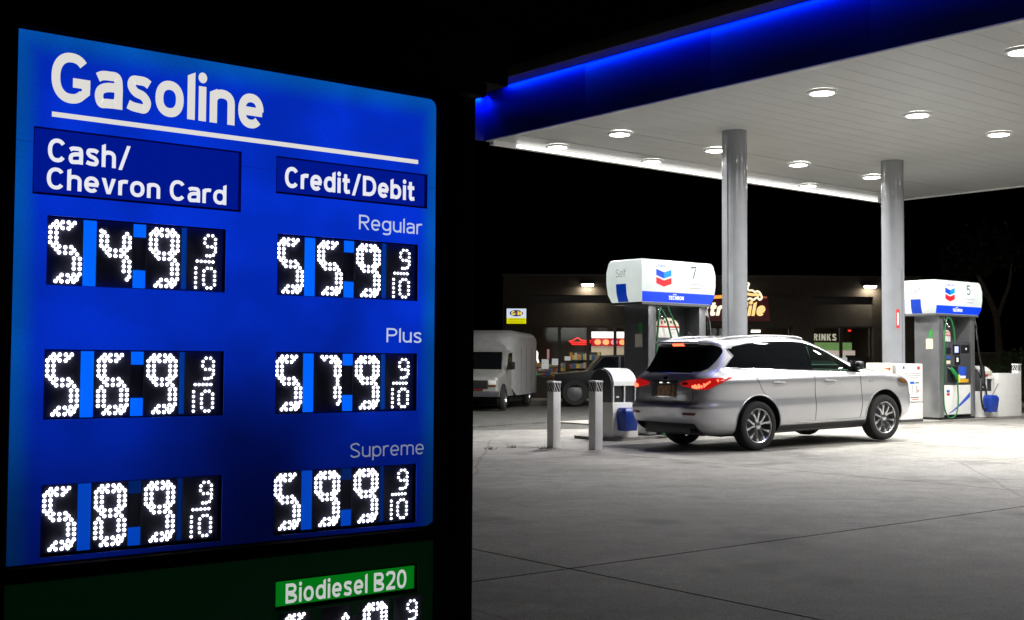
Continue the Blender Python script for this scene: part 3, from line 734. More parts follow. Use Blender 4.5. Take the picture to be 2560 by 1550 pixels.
def hose_pts(a, b, sag, n=18, out=0.0):
    a = Vector(a); b = Vector(b); pts = []
    for i in range(n + 1):
        t = i / n; p = a.lerp(b, t); p.z = a.z * (1 - t) + b.z * t - sag * 4 * t * (1 - t); p.y -= out * 4 * t * (1 - t); pts.append(p)
    return pts
def pump(u, w, gz, number, label, detail=True):
    r = root('fuel_pump', label, 'fuel pump', F(u, w, gz), PHI, 'fuel pumps on the island under the canopy')
    W_ = 1.95; D = .92; z0, z1 = 2.43, 3.20
    # valance: faces bulge out and tuck in towards the bottom
    prof = [(.07, 0.0), (.02, .14), (.0, .34), (.0, .55), (.03, .72), (.06, .77)]
    mb = MB(); rings = []
    for ins, dz in prof:
        k = ins; rr = []
        for (x, y) in ((k, k), (W_ - k, k), (W_ - k, D - k), (k, D - k)): rr.append((x, y, z0 + dz))
        rings.append(rr)
    vs = [p for rr in rings for p in rr]; fs = [(3, 2, 1, 0), tuple(range(len(vs) - 4, len(vs)))]
    for i in range(len(rings) - 1):
        for k in range(4): fs.append((4 * i + k, 4 * i + (k + 1) % 4, 4 * i + 4 + (k + 1) % 4, 4 * i + 4 + k))
    mb.add(vs, fs); va = mb.build('valance', M['valance'], r, bevel=.018)
    # blue stripe follows the tuck of the front
    def yf(z):
        dz = z - z0
        for (a, h0), (b, h1) in zip(prof, prof[1:]):
            if h0 <= dz <= h1: return a + (b - a) * (dz - h0) / (h1 - h0)
        return .06
    def wrap(name, x0, x1, za, zb, m, off=.004, side='y', n=6, par=None):
        vs = []; fs = []
        for j in range(n + 1):
            z = za + (zb - za) * j / n; e = yf(z)
            for x in (x0, x1):
                if side == 'y': xx = max(x, e + .004); xx = min(xx, W_ - e - .004); vs.append((xx, e - off, z))
                else: vs.append((e - off, x, z))
        for j in range(n): fs.append((2 * j, 2 * j + 1, 2 * j + 3, 2 * j + 2))
        return MB().add(vs, fs).build(name, m, par or va)
    wrap('blue_stripe', .0, W_, z0 + .005, z0 + .185, M['stripe'])
    wrap('blue_patch', .40, .66, z0 + .004, z0 + .33, M['stripe2'], side='x')
    mb = MB(); mb.box(.07, W_ - .07, .066, D - .07, z0 - .045, z0 - .001); mb.build('valance_base', M['steel'], r)
    chevrons(va, .36, z0 + .595, .39, -.004)
    sign_text('lettering', 'Chevron', (.345, .745, z0 + .635, z0 + .695), -.006, M['stripe'], va, sw=.10)
    sign_text('number', number, (1.27, 1.42, z0 + .46, z0 + .685), -.004, M['dkgprint'], va, sw=.085)
    for k, zz in enumerate((.355, .285)):
        mb = MB(); mb.prism([(1.265 + .018 * cos(a * pi / 6), z0 + zz + .018 * sin(a * pi / 6)) for a in range(12)], 'y', -.005, -.001); mb.build('pictogram', M['pink'], va)
        for j in range(5 - k): MB().box(1.30 + .062 * j, 1.30 + .062 * j + .045 + .008 * (j % 2), -.004, -.001, z0 + zz - .008, z0 + zz + .008).build('small_print', M['faint'], va)
    sign_text('lettering', 'with', (.80, .90, z0 + .135, z0 + .165), .006, M['whiteprint'], va, sw=.10)
    sign_text('lettering', 'TECHRON', (.70, 1.10, z0 + .055, z0 + .125), .015, M['whiteprint'], va, sw=.15, shear=.15)
    # end face lettering (reads from the end)
    t = sign_text('lettering', 'Self', (-.66, -.40, z0 + .455, z0 + .60), 0, M['greyprint'], va, sw=.065); t.rotation_euler = (0, 0, -pi / 2); t.location = (-.004, 0, 0)
    # body
    yb0, yb1 = .13, .76
    for nm, x0, x1 in (('pillar', .30, .50), ('pillar', 1.64, 1.82)):
        mb = MB(); mb.box(x0, x1, yb0, yb1, .06, z0 - .045); mb.build(nm, M['steel'], r, bevel=.012)
    mb = MB(); mb.box(.50, 1.64, yb0 + .04, yb1 - .04, .10, 1.80); mb.build('cabinet', M['darkgrey'], r)
    mb = MB(); mb.box(.30, 1.82, yb0 + .02, yb1 - .02, -.01, .058); mb.build('plinth', M['black'], r)
    mb = MB(); mb.box(.50, 1.64, yb0 + .36, yb1 - .06, 1.80, z0 - .045); mb.build('upper_back', M['darkgrey'], r)
    mb = MB(); mb.box(.50, .78, yb0 + .355, yb0 + .359, 1.9, 2.3); mb.build('side_strip', M['steel'], r)
    d = MB().box(.515, 1.625, yb0 + .005, yb0 + .035, .12, .80).build('lower_door', M['whiteb'], r, bevel=.008)
    chevrons2(d, .60, .70, .13, yb0 + .004)
    # blue swoosh on the door
    vs = []; fs = []
    for i in range(13):
        t_ = i / 12; x = .70 + .90 * t_; z = .13 + .02 + .40 * t_ ** 1.25; hh = .012 + .075 * t_
        vs += [(x, yb0 + .0035, z - hh * .3), (x, yb0 + .0035, z + hh)]
    for i in range(12): fs.append((2 * i, 2 * i + 2, 2 * i + 3, 2 * i + 1))
    MB().add(vs, fs).build('swoosh', M['bluep'], d)
    p = MB().box(.515, 1.625, yb0 - .005, yb0 + .035, .82, 1.78).build('control_panel', M['darkgrey'], r, bevel=.01)
    def q(name, x0, x1, z0_, z1_, m, dep=.012, par=p, y=yb0 - .0055):
        mb = MB(); mb.box(x0, x1, y - dep, y, z0_, z1_); return mb.build(name, m, par, bevel=min(.003, dep / 3))
    q('screen_bezel', .86, 1.15, 1.50, 1.73, M['black']); q('screen', .915, 1.075, 1.545, 1.69, M['screen'], y=yb0 - .0185, dep=.003)
    q('price_window', 1.20, 1.55, 1.55, 1.73, M['black']); q('button', 1.38, 1.43, 1.61, 1.66, M['white'], y=yb0 - .018, dep=.006)
    q('card_reader', .93, 1.12, 1.28, 1.47, M['black'], dep=.03); q('keypad', .965, 1.04, 1.33, 1.43, M['white'], y=yb0 - .036, dep=.004)
    q('grade_label', .58, .74, 1.28, 1.36, M['cream']); q('grade_label', .60, .73, 1.40, 1.46, M['bluep'])
    q('receipt_slot', .58, .76, 1.52, 1.66, M['black'])
    q('nozzle_bay', .62, 1.05, .86, 1.23, M['black'], dep=.004)
    q('push_panel', 1.10, 1.42, .98, 1.22, M['bluep'] if number == '5' else M['dkprint'], dep=.006)
    q('warning_label', 1.14, 1.50, .855, .935, M['yellow']); q('warning_label', 1.12, 1.38, .945, 1.01, M['white'])
    # nozzle: body, cover, spout, lever
    nz = MB().tube([(.72, yb0 - .03, 1.20), (.76, yb0 - .06, 1.12), (.84, yb0 - .09, 1.02), (.90, yb0 - .09, .93)], lambda t: .03 + .028 * sin(pi * min(1, t * 1.15)) , 10).build('nozzle', M['greenn'], r, smooth=True)
    MB().tube([(.655, yb0 - .012, 1.21), (.69, yb0 - .02, 1.18), (.73, yb0 - .04, 1.13)], .012).build('spout', M['chrome'], nz, smooth=True)
    MB().box(.885, .935, yb0 - .135, yb0 - .125, .86, 1.04).build('nozzle_label', M['lime'], nz)
    # hoses
    MB().tube([(.56, yb0 + .06, z0 - .05), (.56, yb0 - .02, 2.22), (.60, yb0 - .08, 2.12)], .022, 10).build('hose_swivel', M['chrome'], r, smooth=True)
    if number == '5':
        pts = [(.52, .06, 2.33), (.40, .0, 2.28), (.30, -.02, 2.05), (.24, -.03, 1.6), (.21, -.03, 1.1), (.19, -.04, .6), (.22, -.05, .25), (.36, -.06, .08), (.55, -.05, .07), (.74, -.03, .16), (.84, -.01, .42), (.88, .02, .72), (.90, .04, .92)]
        pts = catmull(pts, 6)
        MB().tube(pts, .0165, 8).build('hose', M['hoseg'], r, smooth=True)
        MB().tube(catmull([(.52, .06, 2.35), (.62, .02, 2.30), (.68, -.01, 2.10), (.72, -.01, 1.94), (.735, -.01, 1.80)], 5), .020, 8).build('hose', M['hoseg'], r, smooth=True)
    else:
        pts = catmull([(.56, .07, 2.33), (.42, -.02, 2.26), (.33, -.08, 2.0), (.26, -.10, 1.6), (.24, -.10, 1.2), (.25, -.10, .8), (.30, -.10, .4), (.42, -.09, .1), (.62, -.08, .06), (.80, -.04, .2), (.87, 0, .6), (.90, .04, .92)], 6)
        MB().tube(pts, .018, 8).build('hose', M['hoseg'], r, smooth=True)
        pts = catmull([(.56, .05, 2.30), (.64, 0, 2.10), (.73, -.02, 1.80), (.84, -.03, 1.50), (.93, -.03, 1.44), (.955, -.03, 1.55), (.92, -.02, 1.85), (.80, .02, 2.15), (.70, .05, 2.36)], 7)
        MB().tube(pts, .017, 8).build('hose', M['hoseg'], r, smooth=True)
    # right-hand black hose and breakaway
    MB().tube([(1.88, yb0 + .05, z0 - .04), (1.88, yb0, 2.2)], .02).build('hose_swivel', M['chrome'], r, smooth=True)
    MB().tube(catmull([(1.88, yb0, 2.2), (1.89, yb0 - .02, 2.0), (1.91, yb0 - .03, 1.7), (1.98, yb0 - .04, 1.4), (2.06, yb0 - .05, 1.1), (2.0, yb0 - .06, .9), (1.94, yb0 - .08, .5), (2.02, yb0 - .09, .22), (2.16, yb0 - .09, .35), (2.14, yb0 - .08, .7), (2.06, yb0 - .05, .98)], 6), .023, 8).build('hose', M['hoseb'], r, smooth=True)
    MB().tube([(1.885, yb0 - .005, 2.12), (1.90, yb0 - .025, 1.86)], .03).build('breakaway', M['chrome'], r, smooth=True)
    MB().tube([(2.04, yb0 - .05, 1.25), (2.06, yb0 - .06, 1.05), (2.03, yb0 - .07, .84)], .055, 10).build('nozzle', M['black'], r, smooth=True)
    # labels on the end face
    mb = MB(); mb.box(.292, .2985, .28, .46, 1.62, 1.86); mb.build('end_label', M['cream'], r)
    mb = MB(); mb.box(.292, .2985, .29, .38, 1.88, 2.06); mb.build('end_sticker', M['green_sticker'], r)
    # poster topper with an arched head standing in the opening
    tp = bpy.data.objects.new('topper_sign', None); COL.objects.link(tp); tp.parent = r
    wd = .62 if number == '7' else .34; xx = .54; zb = 1.80
    hd = .30 if number == '7' else .22
    MB().box(xx, xx + wd, yb0 + .06, yb0 + .085, zb, zb + hd * .62).build('topper_sheet', M['whiteb'], tp, bevel=.004)
    pts = [(xx + wd / 2 + wd / 2 * cos(a * pi / 12), zb + hd * .66 + hd * .55 * sin(a * pi / 12)) for a in range(13)]
    MB().prism(pts, 'y', yb0 + .06, yb0 + .085).build('arched_head', M['cream'], tp)
    MB().box(xx, xx + wd, yb0 + .055, yb0 + .088, zb + hd * .62, zb + hd * .72).build('red_band', M['red'], tp)
    sign_text('lettering', 'APPLY NOW', (xx + wd * .55, xx + wd * .92, zb + hd * .48, zb + hd * .56), yb0 + .0585, M['dkprint'], tp, sw=.1) if 0 else None
    for k in range(5):
        sx = xx + wd * (.22 + .13 * k)
        MB().box(sx, sx + wd * .07, yb0 + .056, yb0 + .0595, zb + hd * (.84 + .05 * (k % 2)), zb + hd * (1.0 + .04 * ((k * 3) % 2))).build('print_block', M['dkprint' if k % 2 else 'red'], tp)
    for k in range(4):
        MB().box(xx + wd * .58, xx + wd * (.84 + .03 * (k % 2)), yb0 + .0575, yb0 + .0597, zb + hd * (.50 - .09 * k), zb + hd * (.53 - .09 * k)).build('print_line', M['dkprint' if k == 0 else 'faintp'], tp)
    return r
M['faintp'] = mat('faint_grey_print', (.45, .44, .45), .6)
M['cobalt'] = mat('emblem_paint_blue', (.02, .12, .55), .4); M['navy'] = mat('emblem_paint_navy', (.01, .04, .32), .4); M['brick'] = mat('emblem_paint_red', (.55, .02, .03), .4)
def chevrons2(par, x0, z0, wd, y):
    for zt, m1, m2, nm in ((z0, 'cobalt', 'navy', 'emblem_blue_bar'), (z0 - .56 * wd, 'brick', 'brick', 'emblem_red_bar')):
        h = .42 * wd; d = .22 * wd; mb = MB()
        mb.mi = 1; mb.prism([(x0, zt), (x0 + wd / 2, zt - d), (x0 + wd / 2, zt - d - h), (x0, zt - h)], 'y', y - .003, y)
        mb.mi = 0; mb.prism([(x0 + wd / 2, zt - d), (x0 + wd, zt), (x0 + wd, zt - h), (x0 + wd / 2, zt - d - h)], 'y', y - .003, y)
        mb.build(nm, [M[m1], M[m2]], par)
def catmull(p, n=6):
    out = []; q = [p[0]] + list(p) + [p[-1]]
    for i in range(1, len(q) - 2):
        a, b, c, d = q[i - 1], q[i], q[i + 1], q[i + 2]
        for k in range(n):
            t = k / n; t2 = t * t; t3 = t2 * t
            out.append(tuple(.5 * (2 * b[j] + (c[j] - a[j]) * t + (2 * a[j] - 5 * b[j] + 4 * c[j] - d[j]) * t2 + (3 * b[j] - a[j] - 3 * c[j] + d[j]) * t3) for j in range(len(p[0]))))
    out.append(tuple(p[-1])); return out
pump(15.25, 15.2, GZ(15.9) - .0, '7', 'fuel pump 7 with lit white valance, behind the tail of the white car')
pump(24.62, 15.2, GZ(25) + .03, '5', 'fuel pump 5 with lit white valance and long green hose, right of the columns')

# windscreen and waste stations
def station(u, w, gz, label, squeegee):
    r = root('service_station', label, 'waste bin', F(u, w, gz), PHI, 'domed waste and windscreen stations on the island')
    Wd = .62; D = .62
    MB().box(0, Wd, 0, D, 0, .62).build('lower_cabinet', M['whiteb'], r, bevel=.012)
    # ends: dark boards with a domed head; front: white curved lid; black openings
    pts = [(.03, .62)] + [(.03, .90)] + [(D / 2 - (D / 2 - .03) * cos(a * pi / 12), .90 + .30 * sin(a * pi / 12)) for a in range(1, 12)] + [(D - .03, .90), (D - .03, .62)]
    for x in (0.0, Wd - .03): MB().prism([(a, b) for a, b in pts], 'x', x, x + .03).build('end_board', M['darkgrey'], r, bevel=.004)
    vs = []; fs = []
    for a in range(0, 13):
        an = a * pi / 12; rr = 1.015
        y = D / 2 - (D / 2 - .01) * cos(an) * rr; z = .93 + .285 * sin(an) * rr
        vs += [(.035, y, z), (Wd - .035, y, z), (.035, y + .0, z - .02), (Wd - .035, y, z - .02)]
    for a in range(12): k = a * 4; fs += [(k, k + 1, k + 5, k + 4), (k + 2, k + 6, k + 7, k + 3)]
    fs += [(0, 2, 3, 1), (48, 49, 51, 50)]
    MB().add(vs, fs).build('domed_lid', M['whiteb'], r, smooth=True)
    MB().box(.031, Wd - .031, .05, D - .05, .62, .93).build('hopper', M['black'], r)
    for x in (.031, Wd / 2 - .012, Wd - .055): MB().box(x, x + .024, .02, .049, .625, .92).build('opening_post', M['whiteb'], r)
    MB().box(.12, .17, .018, .049, .70, .73).build('latch', M['white'], r)
    # blue windscreen bucket hung on the front
    b = MB(); rings = []
    for z, hx, y0, y1 in ((.13, .15, -.19, -.01), (.40, .175, -.225, -.005), (.47, .175, -.225, -.005), (.53, .13, -.19, -.005)):
        rings.append([(Wd * .42 - hx, y1, z), (Wd * .42 - hx * .96, y0, z), (Wd * .42 + hx * .96, y0, z), (Wd * .42 + hx, y1, z)])
    vs = [p for q_ in rings for p in q_]; fs = [(0, 1, 2, 3), (12, 13, 14, 15)]
    for i in range(3):
        for k in range(4): fs.append((4 * i + k, 4 * i + (k + 1) % 4, 4 * i + 4 + (k + 1) % 4, 4 * i + 4 + k))
    b.add(vs, fs).build('bucket', M['blue'], r, bevel=.015)
    if squeegee:
        MB().tube([(Wd * .5, -.11, .50), (Wd * .5 + .24, -.14, .80)], .009).build('squeegee_handle', M['darkgrey'], r)
        MB().prism([(.05, 1.0), (.30, 1.06), (.34, .98), (.06, .92)], 'y', -.006, -.001).build('lid_sticker', M['red'], r)
        MB().box(.08, .5, -.012, -.002, 1.02, 1.10).build('notice', M['cream'], r, bevel=.001)
    return r
station(14.62, 15.28, .05, 'domed waste station with blue bucket at the left island end', False)
station(26.62, 15.30, .125, 'domed waste station with squeegee bucket, right of pump 5', True)

# white notice cabinet in front of the second column, and the smaller bin beside it
r = root('notice_cabinet', 'white metal cabinet with printed notices, between the car and pump 5', 'cabinet', F(23.22, 15.22, .125), PHI)
MB().box(0, .86, 0, .34, .03, .40).build('lower_panel', M['whiteb'], r, bevel=.02)
MB().box(0, .86, 0, .34, .415, 1.26).build('notice_board', M['whiteb'], r, bevel=.02)
MB().box(.01, .85, -.005, .335, -.07, .025).build('base', M['darkgrey'], r)
for k, (x0, x1, z0, z1, m) in enumerate(((.09, .15, 1.14, 1.20, 'dkprint'), (.20, .29, 1.15, 1.17, 'faintp'), (.64, .74, 1.13, 1.20, 'red'), (.14, .78, 1.035, 1.06, 'faintp'), (.18, .76, .985, 1.008, 'faintp'), (.24, .70, .945, .962, 'faintp'), (.36, .52, .81, .865, 'cobalt'), (.56, .70, .825, .85, 'dkprint'), (.58, .64, .60, .78, 'faintp'), (.42, .47, .62, .78, 'faintp'), (.64, .69, .64, .68, 'red'), (.38, .68, .51, .525, 'dkprint'), (.44, .66, .465, .478, 'red'))):
    MB().box(x0, x1, -.004, -.0005, z0, z1).build('print_block', M[m], r)
r = root('bin', 'cream box bin with a small red arrow, half hidden by the car bonnet', 'bin', F(22.55, 15.30, .125), PHI)
MB().box(0, .50, 0, .34, 0, 1.27).build('body', M['cream'], r, bevel=.02)
MB().box(.5, .64, .02, .30, -.02, 1.22).build('side_frame', M['steel'], r)
MB().prism([(.16, 1.155), (.36, 1.13), (.36, 1.10), (.42, 1.14), (.36, 1.18), (.36, 1.16)], 'y', -.005, -.001).build('arrow', M['red'], r)
# wide white barrier cabinet at the far right
r = root('barrier_cabinet', 'plain white steel barrier box at the right end of the island', 'cabinet', F(27.32, 15.25, .10), PHI)
MB().box(0, 1.08, 0, .5, 0, 1.07).build('box', M['whiteb'], r, bevel=.012)
MB().box(-.005, 1.085, -.008, .505, -.08, .03).build('base', M['darkgrey'], r)

# ================================================================== BOLLARDS
def bollard(u, w, gz, label, h=1.06, rot=0.0):
    r = root('bollard', label, 'bollard', F(u, w, gz), PHI + rot, 'white square bollards with striped tops')
    s = .078
    MB().box(-s, s, -s, s, -.02, h - .17).build('post', M['white'], r, bevel=.006)
    MB().box(-s + .003, s - .003, -s + .003, s - .003, h - .1695, h - .03).build('stripe_band', M['black'], r)
    for f in range(4):
        for k in range(4):
            x0 = -s + k * .058 - .045
            pts = []
            for (xx, zz) in ((x0 + .070, h - .168), (x0 + .083, h - .168), (x0 + .013, h - .032), (x0 + .0, h - .032)): pts.append((max(-s + .004, min(s - .004, xx)), zz))
            o = MB().prism(pts, 'y', -s - .001, -s + .0025).build('stripe', M['white'], r); o.rotation_euler = (0, 0, f * pi / 2)
    MB().box(-s - .006, s + .006, -s - .006, s + .006, h - .0295, h).build('cap', M['white'], r, bevel=.006)
    return r
bollard(12.80, 14.74, GZ(12.8), 'white bollard with striped top, left one of the pair')
bollard(12.98, 13.95, GZ(13), 'white bollard with striped top, beside the island waste station', 1.08)
bollard(28.55, 15.45, GZ(28), 'striped-top white bollard at the right end of the barrier box', 1.33)

# weeds at the slab edge
def weed(x, y, n, label):
    mb = MB()
    for k in range(n):
        a = random.uniform(0, 2 * pi); r0 = random.uniform(0, .05); px, py = x + r0 * cos(a) * 1.8, y + r0 * sin(a)
        h = random.uniform(.015, .07); b = random.uniform(0, 2 * pi); l = random.uniform(.01, .07)
        mb.add([(px, py, GXY(px, py)), (px + .008, py + .003, GXY(px, py)), (px + l * cos(b), py + l * sin(b), GXY(px, py) + h)], [(0, 1, 2)])
    o = mb.build('weed', M['weed'], None); tag(o, label, 'weed', 'weeds along the slab joint')
weed(.01 - .33, 18.9, 26, 'small dry weed on the concrete, leftmost one')
weed(-.05 + .06, 19.35, 34, 'small dry weed on the concrete, middle one')
weed(.48, 19.1, 24, 'small dry weed left of the first bollard')
weed(.62, 19.0, 16, 'tiny dry weed at the foot of the first bollard')
# EOF-PUMPS

# ================================================================== WHITE SUV
def lerp_table(tab, z):
    if z <= tab[0][0]: return tab[0][1:]
    if z >= tab[-1][0]: return tab[-1][1:]
    for i in range(len(tab) - 1):
        if tab[i][0] <= z <= tab[i + 1][0]:
            a, b = tab[i], tab[i + 1]; p = tab[max(i - 1, 0)]; q = tab[min(i + 2, len(tab) - 1)]
            h = b[0] - a[0]; t = (z - a[0]) / h; out = []
            for j in range(1, len(a)):
                sl = (b[j] - a[j]) / h
                m0 = (sl if p is a else ((a[j] - p[j]) / (a[0] - p[0]) + sl) / 2); m1 = (sl if q is b else ((q[j] - b[j]) / (q[0] - b[0]) + sl) / 2)
                if (p is not a and (a[j] - p[j]) * sl <= 0): m0 = 0
                if (q is not b and (q[j] - b[j]) * sl <= 0): m1 = 0
                if sl != 0: m0 = max(min(m0, 3 * sl), 0) if sl > 0 else min(max(m0, 3 * sl), 0); m1 = max(min(m1, 3 * sl), 0) if sl > 0 else min(max(m1, 3 * sl), 0)
                else: m0 = m1 = 0
                t2 = t * t; t3 = t2 * t
                out.append((2 * t3 - 3 * t2 + 1) * a[j] + (t3 - 2 * t2 + t) * h * m0 + (-2 * t3 + 3 * t2) * b[j] + (t3 - t2) * h * m1)
            return tuple(out)
CT = [(.27, .85, .26, 4.58, 8), (.33, .905, .10, 4.74, 8), (.42, .94, .0, 4.86, 8), (.50, .95, -.045, 4.91, 8), (.60, .958, -.07, 4.93, 8), (.70, .962, -.08, 4.93, 8), (.735, .96, -.055, 4.93, 8), (.77, .955, -.015, 4.92, 8),
      (.90, .962, .0, 4.89, 8), (1.0, .972, .015, 4.82, 8), (1.07, .975, .03, 4.68, 8), (1.105, .97, .04, 4.55, 8), (1.14, .955, .055, 4.36, 8), (1.175, .930, .075, 4.08, 7.5), (1.215, .902, .11, 3.86, 7),
      (1.25, .885, .15, 3.72, 6.5), (1.36, .848, .23, 3.45, 6), (1.50, .795, .31, 3.11, 6), (1.62, .745, .35, 2.82, 6), (1.69, .708, .31, 2.62, 6), (1.725, .665, .35, 2.50, 5.5), (1.75, .60, .48, 2.36, 5), (1.772, .50, .72, 2.15, 4.5), (1.788, .34, 1.02, 1.95, 4), (1.797, .15, 1.3, 1.7, 3)]
def ring(z, n=132, off=0.0):
    w, xr, xf, e = lerp_table(CT, z); xm = (xr + xf) / 2; a = (xf - xr) / 2; pts = []
    for k in range(n):
        t = 2 * pi * k / n
        # even out the spacing along the long sides
        c, s = cos(t), sin(t); c2 = math.copysign(abs(c) ** (2 / e), c); s2 = math.copysign(abs(s) ** (2 / e), s)
        pts.append((xm + (a + off) * c2, (w + off) * s2))
    return pts
def side_y(x, z, off=0.0):
    w, xr, xf, e = lerp_table(CT, z); xm = (xr + xf) / 2; a = (xf - xr) / 2
    u = min(.9999, abs((x - xm) / a)); return -((w) * (1 - u ** e) ** (1 / e) + off)
_peri = {}
def peri(d, z, off=0.0):
    """point at distance d (to the car's right) from the middle of the tail, round the corner and along the flank"""
    key = round(z, 4)
    if key not in _peri:
        w, xr, xf, e = lerp_table(CT, z); xm = (xr + xf) / 2; a = (xf - xr) / 2; pts = []
        for k in range(241):
            t = pi + (pi / 2) * k / 240; c, s = cos(t), sin(t)
            pts.append((xm - a * abs(c) ** (2 / e), -w * abs(s) ** (2 / e)))
        L = [0]
        for p, q in zip(pts, pts[1:]): L.append(L[-1] + sqrt((p[0] - q[0]) ** 2 + (p[1] - q[1]) ** 2))
        _peri[key] = (pts, L)
    pts, L = _peri[key]; sgn = 1 if d >= 0 else -1; d = abs(d)
    k = 0
    while k < len(L) - 2 and L[k + 1] < d: k += 1
    t = (d - L[k]) / max(1e-9, L[k + 1] - L[k]); p, q = pts[k], pts[k + 1]
    x, y = p[0] + (q[0] - p[0]) * t, p[1] + (q[1] - p[1]) * t
    nx, ny = (q[1] - p[1]), -(q[0] - p[0]); l = sqrt(nx * nx + ny * ny) or 1
    nx, ny = nx / l, ny / l
    if nx * (-1) + ny * (-1) < 0: nx, ny = -nx, -ny
    return (x + nx * off, (y + ny * off) * sgn, z)
HEAD = pi / 2 - radians(57)
O_ = Vector((2.411, 19.051, 0))
gz0 = .0; rise = math.atan2(.075, 2.9)
car = bpy.data.objects.new('car', None); COL.objects.link(car)
car.matrix_world = Matrix.Translation(O_ + Vector((0, 0, -.018))) @ Matrix.Rotation(HEAD, 4, 'Z') @ Matrix.Rotation(-rise, 4, 'Y')
tag(car, 'pearl white seven-seat SUV refuelling at pump 7 with red tail lights lit', 'car')
zl = []
for (a, *_), (b, *_) in zip(CT, CT[1:]):
    n = max(1, int(round((b - a) / .025)))
    for k in range(n): zl.append(a + (b - a) * k / n)
zl.append(CT[-1][0])
NR = 200
mb = MB(); vs = []; fs = []
for z in zl: vs += [(x, y, z) for x, y in ring(z, NR)]
for i in range(len(zl) - 1):
    for k in range(NR): fs.append((i * NR + k, i * NR + (k + 1) % NR, (i + 1) * NR + (k + 1) % NR, (i + 1) * NR + k))
vs += [(1.5, 0, .27), (1.5, 0, 1.799)]
for k in range(NR): fs.append((len(vs) - 2, (k + 1) % NR, k)); fs.append((len(vs) - 1, (len(zl) - 1) * NR + k, (len(zl) - 1) * NR + (k + 1) % NR))
mb.add(vs, fs); shell = mb.build('body', [M['paint'], M['black']], car, smooth=True)
RX, FX, WR = 1.11, 4.03, .385
def cutter(poly, a, b, axis='y'):
    m_ = MB(); m_.mi = 1; m_.prism(poly, axis, a, b); o = m_.build('cut', [M['paint'], M['black']]); return o
cuts = []
for wx in (RX, FX):
    R_ = .468
    pts = [(wx + R_ * cos(a * pi / 24), WR + .01 + R_ * .99 * sin(a * pi / 24)) for a in range(-9, 34)]
    pts = [(px_, max(pz, .1)) for px_, pz in pts]
    for a, b in ((-1.3, -.60), (.60, 1.3)): cuts.append(cutter(pts, a, b))
# through the two front door windows one can see the shop: a real opening across the cabin
fwin = [(2.36, 1.245), (3.34, 1.205), (3.10, 1.36), (2.78, 1.53), (2.42, 1.645)]
cuts.append(cutter(fwin, -1.2, 1.2))
# the cabin is hollow behind the windscreen and the front side windows
cuts.append(cutter([(1.6, 1.02), (3.45, 1.02), (3.56, 1.27), (3.86, 1.27), (3.02, 1.64), (2.78, 1.63), (1.6, 1.66)], -.67, .67))
# black lower tail valance is cut back
cuts.append(cutter([(-.2, .20), (.16, .20), (.16, .38), (.12, .455), (-.2, .455)], -.70, .70))
dg = bpy.context.evaluated_depsgraph_get()
for c in cuts:
    mo = shell.modifiers.new('b', 'BOOLEAN'); mo.operation = 'DIFFERENCE'; mo.object = c; mo.solver = 'EXACT'
    c.parent = car
    c.location = (0, 0, 0)
bpy.context.view_layer.update()
dg = bpy.context.evaluated_depsgraph_get()
me = bpy.data.meshes.new_from_object(shell.evaluated_get(dg)); shell.modifiers.clear(); shell.data = me
for c in cuts: bpy.data.objects.remove(c)
for p in me.polygons: p.use_smooth = True
me.set_sharp_from_angle(angle=radians(42))

def rows(name, table, m, off, kind, nx=24, dz=.02, par=car, mirror=False, off2=None):
    """patch lying on the body; table rows (z, from, to); kind 'side' (x) or 'peri' (distance round the tail)"""
    out = []
    for sg_ in ((1, -1) if mirror else (1,)):
        zz = []
        for a, b in zip(table, table[1:]):
            n = max(1, int(round((b[0] - a[0]) / dz)))
            for k in range(n):
                t = k / n; zz.append(tuple(a[j] + (b[j] - a[j]) * t for j in (0, 1, 2)))
        zz.append(table[-1]); vs = []; fs = []
        for z, a, b in zz:
            for k in range(nx + 1):
                v = a + (b - a) * k / nx
                if kind == 'side': vs.append((v, sg_ * side_y(v, z, off), z))
                else:
                    p = peri(v, z, off); vs.append((p[0], p[1] * sg_, p[2]))
        for j in range(len(zz) - 1):
            for k in range(nx): a = j * (nx + 1) + k; fs.append((a, a + 1, a + nx + 2, a + nx + 1))
        out.append(MB().add(vs, fs).build(name, m, par, smooth=True))
    return out
def line(name, pts, m, r=.0035, kind='side', off=.0022, mirror=True, par=car, n=6):
    for s_ in ((1, -1) if mirror else (1,)):
        q = []
        dense = [(p[0] + (q_[0] - p[0]) * k / 6, p[1] + (q_[1] - p[1]) * k / 6) for p, q_ in zip(pts, pts[1:]) for k in range(6)] + [pts[-1]]
        for a, z in dense:
            if kind == 'side': q.append((a, s_ * side_y(a, z, off), z))
            else:
                p = peri(a, z, off); q.append((p[0], p[1] * s_, p[2]))
        MB().tube(q, r, n).build(name, m, par, smooth=True)
M['tinted'] = M['glass']
def seethrough():
    m = bpy.data.materials.new('green_glass'); m.use_nodes = True; nt = m.node_tree; N = nt.nodes.new
    for nd in list(nt.nodes): nt.nodes.remove(nd)
    o = N('ShaderNodeOutputMaterial'); mx = N('ShaderNodeMixShader'); tr = N('ShaderNodeBsdfTransparent'); gl = N('ShaderNodeBsdfGlossy'); fr = N('ShaderNodeFresnel')
    n = N('ShaderNodeTexNoise'); n.inputs['Scale'].default_value = 3; r = N('ShaderNodeValToRGB'); r.color_ramp.elements[0].color = (.40, .62, .52, 1); r.color_ramp.elements[1].color = (.48, .70, .60, 1)
    nt.links.new(n.outputs['Fac'], r.inputs[0]); nt.links.new(r.outputs[0], tr.inputs[0])
    gl.inputs['Roughness'].default_value = .02; fr.inputs[0].default_value = 1.5
    nt.links.new(fr.outputs[0], mx.inputs[0]); nt.links.new(tr.outputs[0], mx.inputs[1]); nt.links.new(gl.outputs[0], mx.inputs[2]); nt.links.new(mx.outputs[0], o.inputs[0])
    return m
